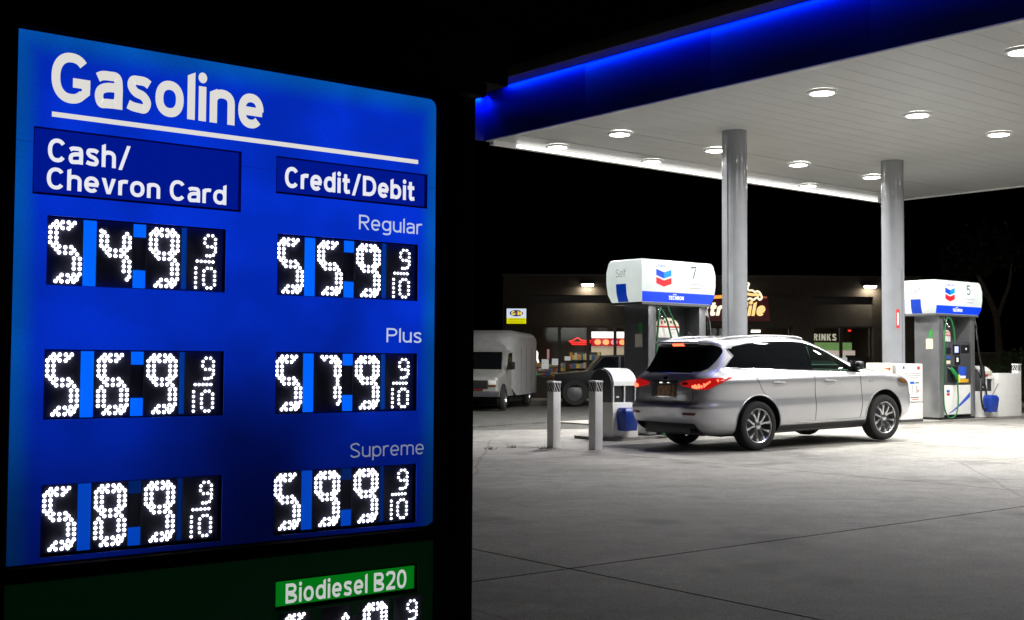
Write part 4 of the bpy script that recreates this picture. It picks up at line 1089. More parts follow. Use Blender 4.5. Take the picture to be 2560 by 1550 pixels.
M['clear'] = seethrough()
# side glass: the sill line falls towards the front; each patch is given by its lower and upper edge along x
def belt(x): return 1.300 - .045 * max(0, x - .5) + (.0 if x < 3.0 else -.02 * (x - 3.0))
def wtop(x):
    t = [(.66, 1.592), (.80, 1.625), (1.1, 1.665), (1.5, 1.688), (2.0, 1.690), (2.35, 1.665), (2.6, 1.60), (2.85, 1.50), (3.1, 1.37), (3.35, 1.235), (3.46, 1.175)]
    for a, b in zip(t, t[1:]):
        if a[0] <= x <= b[0]: return a[1] + (b[1] - a[1]) * (x - a[0]) / (b[0] - a[0])
    return t[0][1] if x < t[0][0] else t[-1][1]
def cols(name, xs_, lo, hi, m, off, nz=14, mirror=True):
    for sg_ in ((1, -1) if mirror else (1,)):
        vs = []; fs = []
        for x in xs_:
            a, b = lo(x), hi(x)
            for k in range(nz + 1): z = a + (b - a) * k / nz; vs.append((x, sg_ * side_y(x, z, off), z))
        for j in range(len(xs_) - 1):
            for k in range(nz): a = j * (nz + 1) + k; fs.append((a, a + 1, a + nz + 2, a + nz + 1))
        MB().add(vs, fs).build(name, m, car, smooth=True)
def rng(a, b, n): return [a + (b - a) * k / n for k in range(n + 1)]
cols('rear_side_glass', rng(.76, 1.42, 16), belt, wtop, M['tinted'], .003)
cols('rear_side_glass', rng(1.45, 2.30, 20), belt, wtop, M['tinted'], .003)
rows('rear_side_glass', [(1.300, .52, .762), (1.47, .735, .762), (1.485, .75, .762), (1.575, .67, .762), (1.594, .665, .762)], M['tinted'], .0031, 'side', 6, mirror=True)
cols('window_frame', rng(1.42, 1.45, 1), belt, wtop, M['glass'], .004)
def ftop(x): return min(wtop(x) - .045, 1.235 + (3.34 - x) * .47)
cols('window_frame', rng(2.30, 2.38, 2), belt, wtop, M['glass'], .004)
cols('window_frame', rng(2.38, 3.30, 20), ftop, wtop, M['glass'], .004, 4)
cols('window_frame', rng(2.38, 3.30, 20), belt, lambda x: belt(x) + .018, M['glass'], .004, 2)
cols('window_frame', rng(3.20, 3.46, 8), belt, wtop, M['glass'], .0045, 4)
cols('front_side_glass', rng(2.38, 3.20, 14), lambda x: belt(x) + .018, ftop, M['clear'], .002, 8)
line('chrome_strip', [(x, belt(x) - .006) for x in rng(.50, 3.46, 40)], M['chrome'], .007)
line('chrome_strip', [(.50, 1.300), (.62, 1.39), (.735, 1.47), (.66, 1.56), (.655, 1.59), (.70, 1.606), (.82, 1.635), (1.1, 1.672), (1.35, 1.686)], M['chrome'], .006)
# tail glass
rows('tail_glass', [(1.225, -.50, .50), (1.245, -.66, .66), (1.29, -.745, .745), (1.38, -.79, .79), (1.46, -.825, .825), (1.53, -.85, .85), (1.57, -.84, .84), (1.61, -.80, .80), (1.65, -.68, .68), (1.672, -.50, .50)], M['tinted'], .004, 'peri', 60)
rows('stop_lamp', [(1.640, -.14, .14), (1.675, -.135, .135)], M['stopglow'], .012, 'peri', 12)
rows('tail_spoiler', [(1.690, -.60, .60), (1.715, -.62, .62)], M['paint'], .05, 'peri', 24)
line('glass_edge', [(.50, 1.222), (.30, 1.222), (0, 1.222)], M['chrome'], .005, 'peri')
# tail lamps, wrapped round the corners
TL = [(.975, .80, .90), (1.0, .60, .96), (1.035, .40, 1.02), (1.07, .365, 1.10), (1.10, .45, 1.17), (1.125, .60, 1.23), (1.145, .80, 1.27), (1.155, 1.02, 1.29)]
lamps = rows('tail_light', TL, M['redglass'], .012, 'peri', 40, mirror=True)
for s_, par in ((1, lamps[0]), (-1, lamps[1])):
    mb = MB()
    for d, z, r in [(.66, 1.02, .024), (.695, 1.012, .026), (.73, 1.012, .028), (.765, 1.015, .028), (.80, 1.02, .026), (.835, 1.03, .024), (.70, 1.035, .022), (.76, 1.04, .024), (.86, 1.05, .022), (.885, 1.07, .02), (.91, 1.09, .018), (.83, 1.055, .018), (1.03, 1.108, .026)]:
        p = peri(d, z, .016); mb.lathe([(.001, -.006), (r, 0), (r, .004)], 'y', 8, (p[0], p[1] * s_, p[2])) if 0 else mb.add([(p[0] + (r * cos(k * pi / 4)) * (.5 if d > .85 else .2), (p[1] + (-1) * 0) * s_ + r * (1.0 if d < .85 else .5) * cos(k * pi / 4) * -s_, p[2] + r * sin(k * pi / 4)) for k in range(8)], [tuple(range(8))])
    stuff(mb.build('lamp_leds', M['tailglow'], par))
    rows('inner_lens', [(1.045, .40 , .54), (1.085, .44, .54)], M['darkred'], .014, 'peri', 6, par=par)[0] if s_ == 1 else None
# hatch: shut lines, plate recess, plate, chrome bar, badge
line('shut_line', [(.98, 1.44), (.93, 1.30), (.90, 1.17)], M['black'], .003, 'peri')
line('shut_line', [(.66, .985), (.66, .85), (.64, .755), (.60, .745), (.30, .742), (0, .742)], M['black'], .004, 'peri')
rows('plate_recess', [(.845, -.30, .30), (1.085, -.30, .30)], M['darkgrey'], .0035, 'peri', 10)
rows('plate_lamp', [(1.066, -.11, -.05), (1.080, -.11, -.05)], glow('plate_lamp_glow', (1, .95, .85), 2.5), .021, 'peri', 2); rows('plate_lamp', [(1.066, .07, .12), (1.080, .07, .12)], glow('plate_lamp_glow2', (1, .95, .85), 1.2), .021, 'peri', 2)
rows('number_plate', [(.865, -.14, .17), (1.03, -.14, .17)], M['plate'], .016, 'peri', 6)
rows('plate_frame', [(.850, -.27, .26), (.862, -.27, .26)], M['chrome'], .020, 'peri', 6)
rows('plate_side', [(.865, .18, .26), (1.04, .18, .24)], M['plate'], .006, 'peri', 3)
rows('chrome_bar', [(1.088, -.32, .32), (1.102, -.32, .32)], M['chrome'], .022, 'peri', 10)
rows('emblem', [(1.125, -.055, .055), (1.165, -.045, .045)], M['chrome'], .016, 'peri', 6)
rows('model_badge', [(.905, .40, .53), (.925, .40, .53)], M['steel'], .006, 'peri', 4)
rows('bumper_reflector', [(.585, .52, .74), (.61, .50, .77), (.625, .54, .76)], M['darkred'], .007, 'peri', 8, mirror=True)
rows('bumper_ledge', [(.728, -.92, .92), (.742, -.92, .92)], M['paint'], .030, 'peri', 50)
mb = MB(); mb.box(.17, .30, -.69, .69, .26, .45); mb.build('lower_valance', M['black'], car, bevel=.02)
MB().tube([(.05, -.52, .34), (.35, -.52, .34)], .03, 12).build('exhaust_pipe', M['black'], car, smooth=True)
# doors
line('shut_line', [(1.05, 1.20), (1.08, 1.10), (1.17, .95), (1.26, .85), (1.32, .80)], M['black'], .003)
line('shut_line', [(2.34, 1.20), (2.34, 1.0), (2.36, .8), (2.37, .6), (2.36, .42)], M['black'], .003)
line('shut_line', [(3.40, 1.17), (3.42, 1.0), (3.46, .8), (3.46, .6), (3.42, .42)], M['black'], .003)
for x0 in (1.40, 2.55):
    for s_ in (1, -1):
        pts = [(x0 + .26 * t / 8, s_ * (side_y(x0, 1.05, .012 + .022 * sin(pi * t / 8))), 1.055 - .004 * t / 8) for t in range(9)]
        MB().tube(pts, .014, 8).build('door_handle', M['chrome'], car, smooth=True)
        rows('handle_cup', [(1.03, x0 + .03, x0 + .22), (1.07, x0 + .03, x0 + .22)], M['darkgrey'], .002, 'side', 4) if s_ == 1 else None
line('sill_strip', [(1.60, .40), (2.2, .395), (2.9, .395), (3.54, .40)], M['chrome'], .010)
rows('sill', [(.275, 1.55, 3.58), (.36, 1.55, 3.58)], M['black'], .012, 'side', 20, mirror=True)
# arch lips
for wx in (RX, FX):
    for s_ in (1, -1):
        q = []
        for a in range(-4, 29):
            an = a * pi / 24; x = wx + .475 * cos(an); z = WR + .01 + .471 * sin(an)
            if z > .30: q.append((x, s_ * side_y(x, z, -.002), z))
        MB().tube(q, .012, 6).build('arch_lip', M['paint'], car, smooth=True)
# head lamp, indicator, front trim, mirror, rails, aerial
rows('head_light', [(.90, 4.42, 4.80), (.97, 4.36, 4.79), (1.03, 4.36, 4.70), (1.05, 4.40, 4.62)], M['steel'], .006, 'side', 12, mirror=True)
rows('indicator_lens', [(.95, 4.50, 4.66), (1.0, 4.40, 4.60), (1.035, 4.36, 4.50)], M['amber'], .011, 'side', 8, mirror=True)
rows('fender_badge', [(1.0, 3.62, 3.74), (1.02, 3.63, 3.73)], M['chrome'], .005, 'side', 3, mirror=True)
for s_ in (1, -1):
    mr = MB(); vs = []
    for dx, hy, hz in ((-.06, .10, .085), (.0, .125, .105), (.07, .115, .10), (.12, .07, .07)):
        for k in range(12):
            a = k * pi / 6; vs.append((3.36 + dx * .7, s_ * (-.985 + .62 * hy * math.copysign(abs(cos(a)) ** .6, cos(a))), 1.27 + .72 * hz * math.copysign(abs(sin(a)) ** .6, sin(a))))
    fs = [tuple(range(12)), tuple(range(36, 48))]
    for j in range(3):
        for k in range(12): fs.append((j * 12 + k, j * 12 + (k + 1) % 12, j * 12 + 12 + (k + 1) % 12, j * 12 + 12 + k))
    mo = mr.add(vs, fs).build('wing_mirror', M['black'], car, smooth=True)
    MB().box(3.305, 3.314, -1.04 if s_ > 0 else .935, -.935 if s_ > 0 else 1.04, 1.225, 1.32).build('mirror_glass', M['chrome'], mo, bevel=.003)
    MB().prism([(3.30, 1.22), (3.42, 1.215), (3.36, 1.33), (3.29, 1.36)], 'y', min(s_ * -.96, s_ * -.86), max(s_ * -.96, s_ * -.86)).build('mirror_foot', M['black'], mo, bevel=.01)
    # roof rail
    q = [(x, s_ * -(.60 if 0 else .615), z) for x, z in ((.60, 1.725), (.75, 1.755), (1.0, 1.773), (1.5, 1.782), (2.0, 1.773), (2.28, 1.755), (2.42, 1.73))]
    MB().tube(catmull(q, 5), .018, 8).build('roof_rail', M['steel'], car, smooth=True)
MB().tube([(.62, -.05, 1.76), (.48, -.05, 1.86)], .006, 6).build('aerial', M['black'], car)
# windscreen
vs = []; fs = []
for j, z in enumerate([1.22 + .04 * k for k in range(10)]):
    w, x0, x1, e = lerp_table(CT, z)
    for k in range(13):
        y = -.80 * w + 1.60 * w * k / 12; a = (x1 - x0) / 2
        vs.append(((x0 + x1) / 2 + a * (1 - abs(y / w) ** e) ** (1 / e) + .004, y, z + .002))
for j in range(9):
    for k in range(12): a = j * 13 + k; fs.append((a, a + 1, a + 14, a + 13))
MB().add(vs, fs).build('windscreen', M['clear'], car, smooth=True)
MB().tube([(3.05 + .10 * sin(a * pi / 8), .38 + .17 * cos(a * pi / 8), 1.18 + .14 * sin(a * pi / 8)) for a in range(17)], .014).build('steering_wheel', M['black'], car)
# headrest silhouettes seen through the front pane
for y in (-.38, .38):
    MB().box(2.28, 2.38, y - .13, y + .13, 1.26, 1.46).build('headrest', M['black'], car, bevel=.03)
MB().box(2.3, 3.3, -.66, .66, 1.03, 1.06).build('cabin_floor', M['black'], car)
# wheels
def wheel(x, side):
    wr = bpy.data.objects.new('wheel', None); COL.objects.link(wr); wr.parent = car
    wr.location = (x, side * -.835, WR); wr.rotation_euler = (0, random.uniform(0, 1.0), 0 if side > 0 else pi)
    # local: outer face towards -y
    prof = [(.262, .10), (.285, .11), (.345, .115), (.372, .10), (.384, .06), (.385, 0), (.384, -.06), (.372, -.10), (.345, -.116), (.30, -.115), (.268, -.104), (.262, -.096)]
    MB().lathe(prof, 'y', 56).build('tyre', M['rubber'], wr, smooth=True)
    mb = MB()
    mb.lathe([(.266, -.104), (.270, -.108), (.262, -.110), (.250, -.100), (.244, -.07), (.240, .09)], 'y', 56)
    rim = mb.build('rim', M['rim'], wr, smooth=True)
    MB().lathe([(.001, .0), (.235, .0)], 'y', 40).build('brake_disc', M['darkgrey'], wr)
    for k in range(10):
        base = 2 * pi * (k // 2) / 5 + (radians(15) if k % 2 else -radians(15)); sp = radians(9) * (1 if k % 2 else -1)
        a0, a1 = base - sp * .9, base + sp * .3
        def pt(r, a, t): return (r * cos(a), r * sin(a))
        vs = []
        for r, a, hw, y in ((.045, a0, .024, -.078), (.13, (a0 + a1) / 2, .0185, -.094), (.20, a1, .022, -.100), (.252, a1 + sp * .1, .030, -.098)):
            cx_, cy_ = r * cos(a), r * sin(a); nx, ny = -sin(a), cos(a)
            vs += [(cx_ - nx * hw, y + .022, cy_ - ny * hw), (cx_ - nx * hw * .7, y, cy_ - ny * hw * .7), (cx_ + nx * hw * .7, y, cy_ + ny * hw * .7), (cx_ + nx * hw, y + .022, cy_ + ny * hw)]
        fs = []
        for j in range(3):
            for q in range(3): fs.append((4 * j + q, 4 * j + q + 1, 4 * j + q + 5, 4 * j + q + 4))
        MB().add(vs, fs).build('spoke', M['rim'], wr)
    MB().lathe([(.055, -.07), (.052, -.092), (.03, -.098), (.001, -.099)], 'y', 20).build('hub_cap', M['rim'], wr, smooth=True)
for x in (RX, FX):
    for s_ in (1, -1): wheel(x, s_)
# underside so that daylight does not show through
MB().box(.6, 4.2, -.62, .62, .22, .30).build('underbody', M['black'], car, bevel=.02)
MB().tube([(.9, -.4, .26), (1.3, -.35, .22), (2.2, -.3, .24)], .05, 8).build('silencer', M['black'], car, smooth=True)
# EOF-CAR

# ================================================================== SHOP
SY = 41.0
shop = root('convenience_store', 'dark brown single-storey shop with lit windows and recessed bays', 'building', (0, SY, 0))
def Bx(name, x0, x1, y0, y1, z0, z1, m, par=shop, bevel=0.0):
    mb = MB(); mb.box(x0, x1, y0, y1, z0, z1); return mb.build(name, m, par, bevel=bevel)
# piers and band of the facade
Bx('corner_pier', -.31, .66, 0, .6, 0, 3.66, M['stucco'])
Bx('parapet', -.31, 13.9, 0, .6, 3.661, 4.32, M['stucco'])
Bx('entrance_pier', 4.35, 6.15, -.15, .6, 0, 3.66, M['stucco']); Bx('entrance_header', 6.151, 9.5, -.15, .6, 2.62, 3.66, M['stucco'])
Bx('entrance_pier', 9.501, 10.2, -.15, .6, 0, 3.66, M['stucco']); Bx('end_pier', 12.25, 13.9, -.02, .6, 0, 3.66, M['stucco'])
Bx('bay_header', .661, 4.349, .12, .6, 2.62, 3.40, M['stucco2']); Bx('bay_header', 10.201, 12.249, .12, .6, 2.66, 3.40, M['stucco2'])
Bx('bay_soffit', .661, 4.349, .30, .6, 3.401, 3.66, M['bronze']); Bx('bay_soffit', 10.201, 12.249, .30, .6, 3.401, 3.66, M['bronze'])
Bx('base_wall', .661, 4.349, .2, .4, 0, .88, M['stucco2']); Bx('coping', -.33, 13.92, -.03, .63, 4.321, 4.37, M['bronze'])
Bx('roof', -.31, 13.9, .6, 12, 4.2, 4.3, M['bronze']); Bx('side_wall', -.31, -.11, .6, 12, 0, 4.2, M['stucco']); Bx('side_wall', 13.7, 13.9, .6, 12, 0, 4.2, M['stucco'])
Bx('back_wall', -.11, 13.7, 8.0, 8.2, 0, 4.2, mat('back_wall_paint', (.10, .075, .055), .8))
Bx('shop_floor', -.11, 13.7, .4, 8, 0, .16, mat('shop_floor_tile', (.2, .18, .16), .5)); Bx('shop_ceiling', -.11, 13.7, .6, 8, 2.95, 3.0, mat('shop_ceiling', (.22, .19, .16), .8))
def clear_pane():
    m = bpy.data.materials.new('shop_glass'); m.use_nodes = True; nt = m.node_tree; N = nt.nodes.new
    for nd in list(nt.nodes): nt.nodes.remove(nd)
    o = N('ShaderNodeOutputMaterial'); mx = N('ShaderNodeMixShader'); tr = N('ShaderNodeBsdfTransparent'); gl = N('ShaderNodeBsdfGlossy')
    tr.inputs[0].default_value = (.80, .80, .78, 1); gl.inputs['Roughness'].default_value = .05; mx.inputs[0].default_value = .05
    nt.links.new(tr.outputs[0], mx.inputs[1]); nt.links.new(gl.outputs[0], mx.inputs[2]); nt.links.new(mx.outputs[0], o.inputs[0]); return m
M['pane'] = clear_pane()
def window(x0, x1, z0, z1):
    w = bpy.data.objects.new('window', None); COL.objects.link(w); w.parent = shop
    mb = MB(); t = .05
    mb.box(x0, x0 + t, .26, .34, z0, z1); mb.box(x1 - t, x1, .26, .34, z0, z1); mb.box(x0 + t, x1 - t, .26, .34, z1 - t, z1); mb.box(x0 + t, x1 - t, .26, .34, z0, z0 + t)
    mb.build('window_frame', M['bronze'], w)
    Bx('pane', x0 + t, x1 - t, .295, .303, z0 + t, z1 - t, M['pane'], w)
for a, b in ((.67, 1.62), (1.622, 2.60), (2.602, 3.52), (3.522, 4.34)): window(a, b, .885, 2.61)
for a, b in ((6.16, 7.02), (7.022, 8.10), (8.102, 9.49)): window(a, b, .18, 2.61)
for a, b in ((10.21, 11.22), (11.222, 12.24)): window(a, b, .18, 2.65)
# inside: counters, shelves with goods, menus, posters, neon
random.seed(11)
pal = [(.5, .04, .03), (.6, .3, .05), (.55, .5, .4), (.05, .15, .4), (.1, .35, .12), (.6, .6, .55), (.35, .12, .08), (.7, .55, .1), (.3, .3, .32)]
pm_ = [mat('goods_%s' % n, c, .5, emit=c, estr=.26) for n, c in zip(('red', 'orange', 'cream', 'blue', 'green', 'white', 'brown', 'yellow', 'grey'), pal)]  # packets glow faintly in their own colours, imitating shop lighting
def shelf(x0, x1, y, z0, z1, lab, lv=4):
    r = root('goods_shelf', lab, 'shelf', (x0, SY + y, .16), 0, 'shelves with goods inside the shop')
    W2 = x1 - x0; z0 -= .16; z1 -= .16
    MB().box(0, W2, .18, .22, 0, z1).build('back_panel', M['darkgrey'], r)
    for l in range(lv):
        zz = z0 + (z1 - z0) * l / lv
        MB().box(0, W2, -.18, .18, zz, zz + .025).build('shelf_board', M['steel'], r)
        x = .02
        while x < W2 - .08:
            w = random.uniform(.07, .15); h = random.uniform(.5, .9) * (z1 - z0) / lv
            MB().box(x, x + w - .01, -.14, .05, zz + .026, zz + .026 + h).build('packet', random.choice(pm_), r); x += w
    return r
shelf(2.05, 3.2, 2.2, .55, 1.75, 'shelf of packets behind the middle left window')
shelf(2.9, 3.9, 1.3, .55, 1.62, 'low shelf of red and cream packets behind the third window')
shelf(.8, 1.9, 1.5, .75, 1.35, 'low shelf of goods behind the leftmost window')
shelf(10.3, 11.6, 2.4, .55, 1.95, 'shelf of drinks below the white wall letters')
shelf(11.3, 12.2, 1.4, .5, 1.5, 'shelf of goods behind the rightmost window')
shelf(6.4, 9.2, 2.6, .5, 2.35, 'tall shelf of goods behind the entrance windows', 5)
def thing_box(name, lab, cat, x0, x1, y0, y1, z0, z1, m, bevel=0.0):
    o = MB().box(x0, x1, SY + y0, SY + y1, z0, z1).build(name, m, None, bevel=bevel); tag(o, lab, cat); return o
M['menuw'] = glow('menu_white', (1, .97, 1.0), 2.2); M['neonr'] = glow('neon_red', (1, .03, .02), 2.0); M['neono'] = glow('neon_orange', (1, .32, .12), 2.0); M['beige'] = mat('beige_glow', (.5, .45, .35), .6, emit=(.62, .55, .42), estr=.62)  # the beige panel has a glow of its own
M['fluo'] = glow('fluorescent_tube', (1, .98, .92), 8)
r = root('menu_board', 'lit white and red menu board above a beige counter wall', 'sign', (2.90, SY + 3.0, 0))
MB().box(0, 1.35, 0, .08, 2.27, 2.50).build('white_header', M['menuw'], r, bevel=.01)
MB().box(0, 1.35, 0, .08, 1.98, 2.268).build('red_band', M['neonr'] if 0 else mat('menu_red', (.4, .01, .02), .4, emit=(.5, .005, .03), estr=.8), r)
for k in range(4):
    MB().prism([(.22 + k * .30 + .12 * cos(a * pi / 8), 2.12 + .10 * sin(a * pi / 8)) for a in range(16)], 'y', -.01, -.001).build('food_picture', M['neono'] if k != 2 else mat('food_pink', (.8, .3, .4), .4, emit=(.9, .35, .5), estr=1.0), r)
MB().box(0, 1.5, .1, .16, 1.45, 1.975).build('beige_panel', M['beige'], r)
r = root('neon_sign', 'red neon sign glowing behind the second shop window', 'sign', (1.92, SY + .8, 0))
MB().tube(catmull([(.05, 0, 2.10), (.2, 0, 2.14), (.35, 0, 2.22), (.5, 0, 2.14), (.82, 0, 2.13)], 5), .022).build('neon_tube', M['neonr'], r)
MB().tube([(.10, 0, 2.06), (.80, 0, 2.07)], .026).build('neon_tube', M['neonr'], r)
MB().tube([(.14, 0, 2.0), (.76, 0, 2.0)], .022).build('neon_tube', M['neonr'], r)
MB().box(.1, .8, .03, .05, 1.96, 2.2).build('backing', M['black'], r)
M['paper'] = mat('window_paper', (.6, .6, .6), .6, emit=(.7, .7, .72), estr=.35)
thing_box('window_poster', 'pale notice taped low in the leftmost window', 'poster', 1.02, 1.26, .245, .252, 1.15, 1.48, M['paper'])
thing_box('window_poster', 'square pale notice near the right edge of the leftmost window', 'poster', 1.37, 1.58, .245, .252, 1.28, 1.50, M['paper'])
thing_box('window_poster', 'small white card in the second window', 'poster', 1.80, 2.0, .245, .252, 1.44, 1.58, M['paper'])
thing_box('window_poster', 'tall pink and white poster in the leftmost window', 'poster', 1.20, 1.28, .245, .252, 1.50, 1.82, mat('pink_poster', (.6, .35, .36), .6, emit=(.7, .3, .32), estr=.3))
r = root('display_light', 'bright crooked white display light at the left edge of the window', 'lamp', (.78, SY + .7, 0))
MB().tube([(.0, 0, 1.92), (.03, 0, 1.78), (.10, 0, 1.70), (.09, 0, 1.5), (.14, 0, 1.36)], .036).build('tube', glow('display_tube', (1, 1, 1), 2.2), r)
r = root('ceiling_tube', 'white tube light on the shop ceiling right of the first column', 'lamp', (8.2, SY + 3.4, 0)); MB().box(0, .9, -.06, .06, 2.52, 2.56).build('tube', M['fluo'], r); MB().box(-.02, .92, -.08, .08, 2.565, 2.62).build('housing', M['white'], r)
# counter letters on the wall inside: DRINKS
o = sign_text('wall_lettering', 'DRINKS', (10.26, 11.26, 2.18, 2.42), SY + 1.0, glow('cream_letters', (.85, .82, .62), .85), None, sw=.17, gap=.14); tag(o, 'cream capital letters spelling DRINKS inside the right window', 'lettering')
thing_box('wall_panel', 'green and pink graphic strip under the drinks lettering', 'panel', 10.25, 11.8, 1.02, 1.06, 1.85, 2.12, mat('green_graphic', (.10, .25, .06), .5, scale=4, var=.6, emit=(.22, .40, .14), estr=.9))  # emission brightens this printed strip in place of shop light
thing_box('wall_panel', 'pinkish pale strip below the green graphic', 'panel', 10.25, 11.9, .98, 1.01, 1.68, 1.845, mat('pink_graphic', (.5, .35, .33), .5, emit=(.72, .60, .56), estr=.95))  # pale strip also lit by its own emission, standing in for shop light
thing_box('drink_cooler', 'lit glass drinks cooler with bright bottles behind the right window', 'fridge', 10.9, 11.55, .9, 1.6, .2, 1.67, mat('cooler_front', (.4, .42, .4), .4, scale=9, var=.5, emit=(.6, .7, .6), estr=1.1))
thing_box('window_poster', 'white price poster in the lower middle of the right bay', 'poster', 11.25, 11.42, .245, .252, .9, 1.6, M['paper'])
thing_box('dark_board', 'dark board standing in the lower right shop window', 'board', 11.45, 12.22, .42, .5, .2, 1.62, M['darkgrey'])
thing_box('exit_lamp', 'tiny red lamp near the top of the right window', 'lamp', 11.62, 11.72, .8, .84, 2.50, 2.56, M['neonr'])
area('shop_light', (2.6, SY + 2.6, 2.9), 3.4, 3.0, 120, (1, .86, .66), (0, 0, 0)); area('shop_light', (10.0, SY + 2.6, 2.9), 6.5, 3.0, 240, (1, .9, .74), (0, 0, 0))
# wall lamps
for k, x in enumerate((2.55, 12.10)):
    r = root('wall_lamp', ('white wall lamp over the left bay of the shop', 'white wall lamp over the right bay of the shop')[k], 'lamp', (x, SY, 4.0), 0, 'wall lamps on the shop')
    MB().box(-.22, .22, -.24, -.005, .02, .10).build('housing', M['bronze'], r, bevel=.015)
    mb = MB(); pts = capsule(-.20, .20, -.055, .055, .05, 0, 0)
    mb.prism(pts, 'y', -.23, -.14); mb.build('lens', M['walllamp'], r)
    l = bpy.data.lights.new('wall_lamp_light', 'AREA'); l.shape = 'RECTANGLE'; l.size = .4; l.size_y = .12; l.energy = 22; l.color = (1, .93, .72)
    lo = bpy.data.objects.new('wall_lamp_light', l); COL.objects.link(lo); lo.parent = r; lo.location = (0, -.17, -.075); lo.rotation_euler = (radians(14), 0, 0)
# small lit fuel-company sign on the corner pier
r = root('wall_sign', 'small lit white and yellow sign with blue oval on the corner pier', 'sign', (-.19, SY - .14, 2.66))
MB().box(0, .68, 0, .138, 0, .53).build('cabinet', M['bronze'], r, bevel=.02)
MB().box(.01, .67, -.012, -.001, .205, .52).build('white_face', glow('sign_white', (.62, .70, .85), .95), r, bevel=.004)
MB().box(.01, .67, -.012, -.001, .01, .203).build('yellow_face', glow('sign_yellow', (.72, .70, .0), .85), r, bevel=.004)
MB().prism([(.34 + .23 * cos(a * pi / 16), .365 + .105 * sin(a * pi / 16)) for a in range(32)], 'y', -.016, -.0125).build('oval', glow('sign_navy', (.012, .008, .10), .8), r)
sign_text('lettering', 'G', (.165, .30, .295, .435), -.0172, glow('sign_gold', (.9, .75, .12), .9), r, sw=.20)
text_mesh('lettering', '&', (.305, .375, .31, .42), -.0172, glow('sign_violet', (.35, .12, .25), .9), r, depth=0)
sign_text('lettering', 'M', (.38, .53, .295, .435), -.0172, glow('sign_gold2', (.95, .68, .08), .9), r, sw=.20)
M['olive'] = glow('sign_olive', (.42, .40, .0), .8)
for x0, x1, z0 in ((.09, .60, .135), (.09, .35, .05), (.42, .60, .05)):
    x = x0
    while x < x1 - .03: MB().box(x, x + .038, -.0135, -.0122, z0, z0 + .04).build('small_print', M['olive'], r); x += .052
# big shop sign: red backing, script letters, orange swoosh and flame-like outline
r = root('shop_sign', 'lit shop sign reading ExtraMile in cream and orange, behind the column', 'sign', (6.02, SY - .20, 0))
M['maroon'] = mat('maroon_panel', (.05, .004, .006), .5, emit=(.08, .0, .002), estr=.25); M['creamlit'] = glow('cream_lit', (1, .90, .66), 1.15); M['orangelit'] = glow('orange_lit', (1, .40, .05), 1.0); M['amberlit'] = glow('pale_orange_lit', (1, .66, .25), 1.1)
MB().prism([(.0, 2.80), (2.70, 2.80), (2.66, 3.10), (2.62, 3.55), (2.50, 3.68), (.55, 3.70), (.35, 3.60), (.1, 3.2)], 'y', .0, .045).build('backing', M['maroon'], r)
def vol(o_, d=.05):
    return o_
sign_text('lettering', 'Extra', (-.02, 1.42, 2.965, 3.44), -.03, M['creamlit'], r, sw=.18, shear=.22, gap=.04)
sign_text('lettering', 'Mile', (1.44, 2.52, 2.975, 3.50), -.03, M['amberlit'], r, sw=.18, shear=.20, gap=.06)
MB().tube([(.42, -.02, 3.54), (.75, -.02, 3.60), (1.6, -.02, 3.66)], .055).build('orange_bar', M['orangelit'], r)
MB().tube([(2.42, -.01, 3.62), (2.58, -.01, 3.60)], .03).build('bar_tip', mat('dull_orange', (.5, .15, .08), .4, emit=(.55, .16, .08), estr=.5), r)
pts = catmull([(1.86, -.04, 3.98), (1.97, -.04, 3.94), (1.92, -.04, 3.80), (1.97, -.04, 3.72), (2.08, -.04, 3.72), (2.16, -.04, 3.67), (2.26, -.04, 3.69), (2.34, -.04, 3.63), (2.40, -.04, 3.48), (2.33, -.04, 3.40), (2.24, -.04, 3.48), (2.12, -.04, 3.40), (2.0, -.04, 3.45), (1.88, -.04, 3.40), (1.76, -.04, 3.50), (1.55, -.04, 3.6), (1.45, -.04, 3.78), (1.6, -.04, 3.86), (1.86, -.04, 3.98)], 5)
MB().tube(pts, .032).build('neon_outline', M['creamlit'], r).location = (0, 0, .12)
pts = catmull([(1.9, -.05, 3.60), (2.02, -.05, 3.58), (2.12, -.05, 3.57), (2.24, -.05, 3.58), (2.31, -.05, 3.53)], 4)
MB().tube(pts, .045).build('neon_fill', M['amberlit'], r).location = (0, 0, .12)

# ================================================================== PARKED VEHICLES BY THE SHOP
def simple_wheel(par, x, y, z, r, face, rm='rim'):
    w = bpy.data.objects.new('wheel', None); COL.objects.link(w); w.parent = par; w.location = (x, y, z); w.rotation_euler = (0, 0, 0 if face < 0 else pi)
    MB().lathe([(r * .60, -.11), (r * .92, -.115), (r, -.08), (r, .08), (r * .9, .11), (r * .6, .1)], 'y', 36).build('tyre', M['rubber'], w, smooth=True)
    MB().lathe([(r * .60, -.105), (r * .56, -.07), (r * .30, -.09), (r * .12, -.10), (.001, -.10)], 'y', 28).build('rim', M[rm], w, smooth=True)
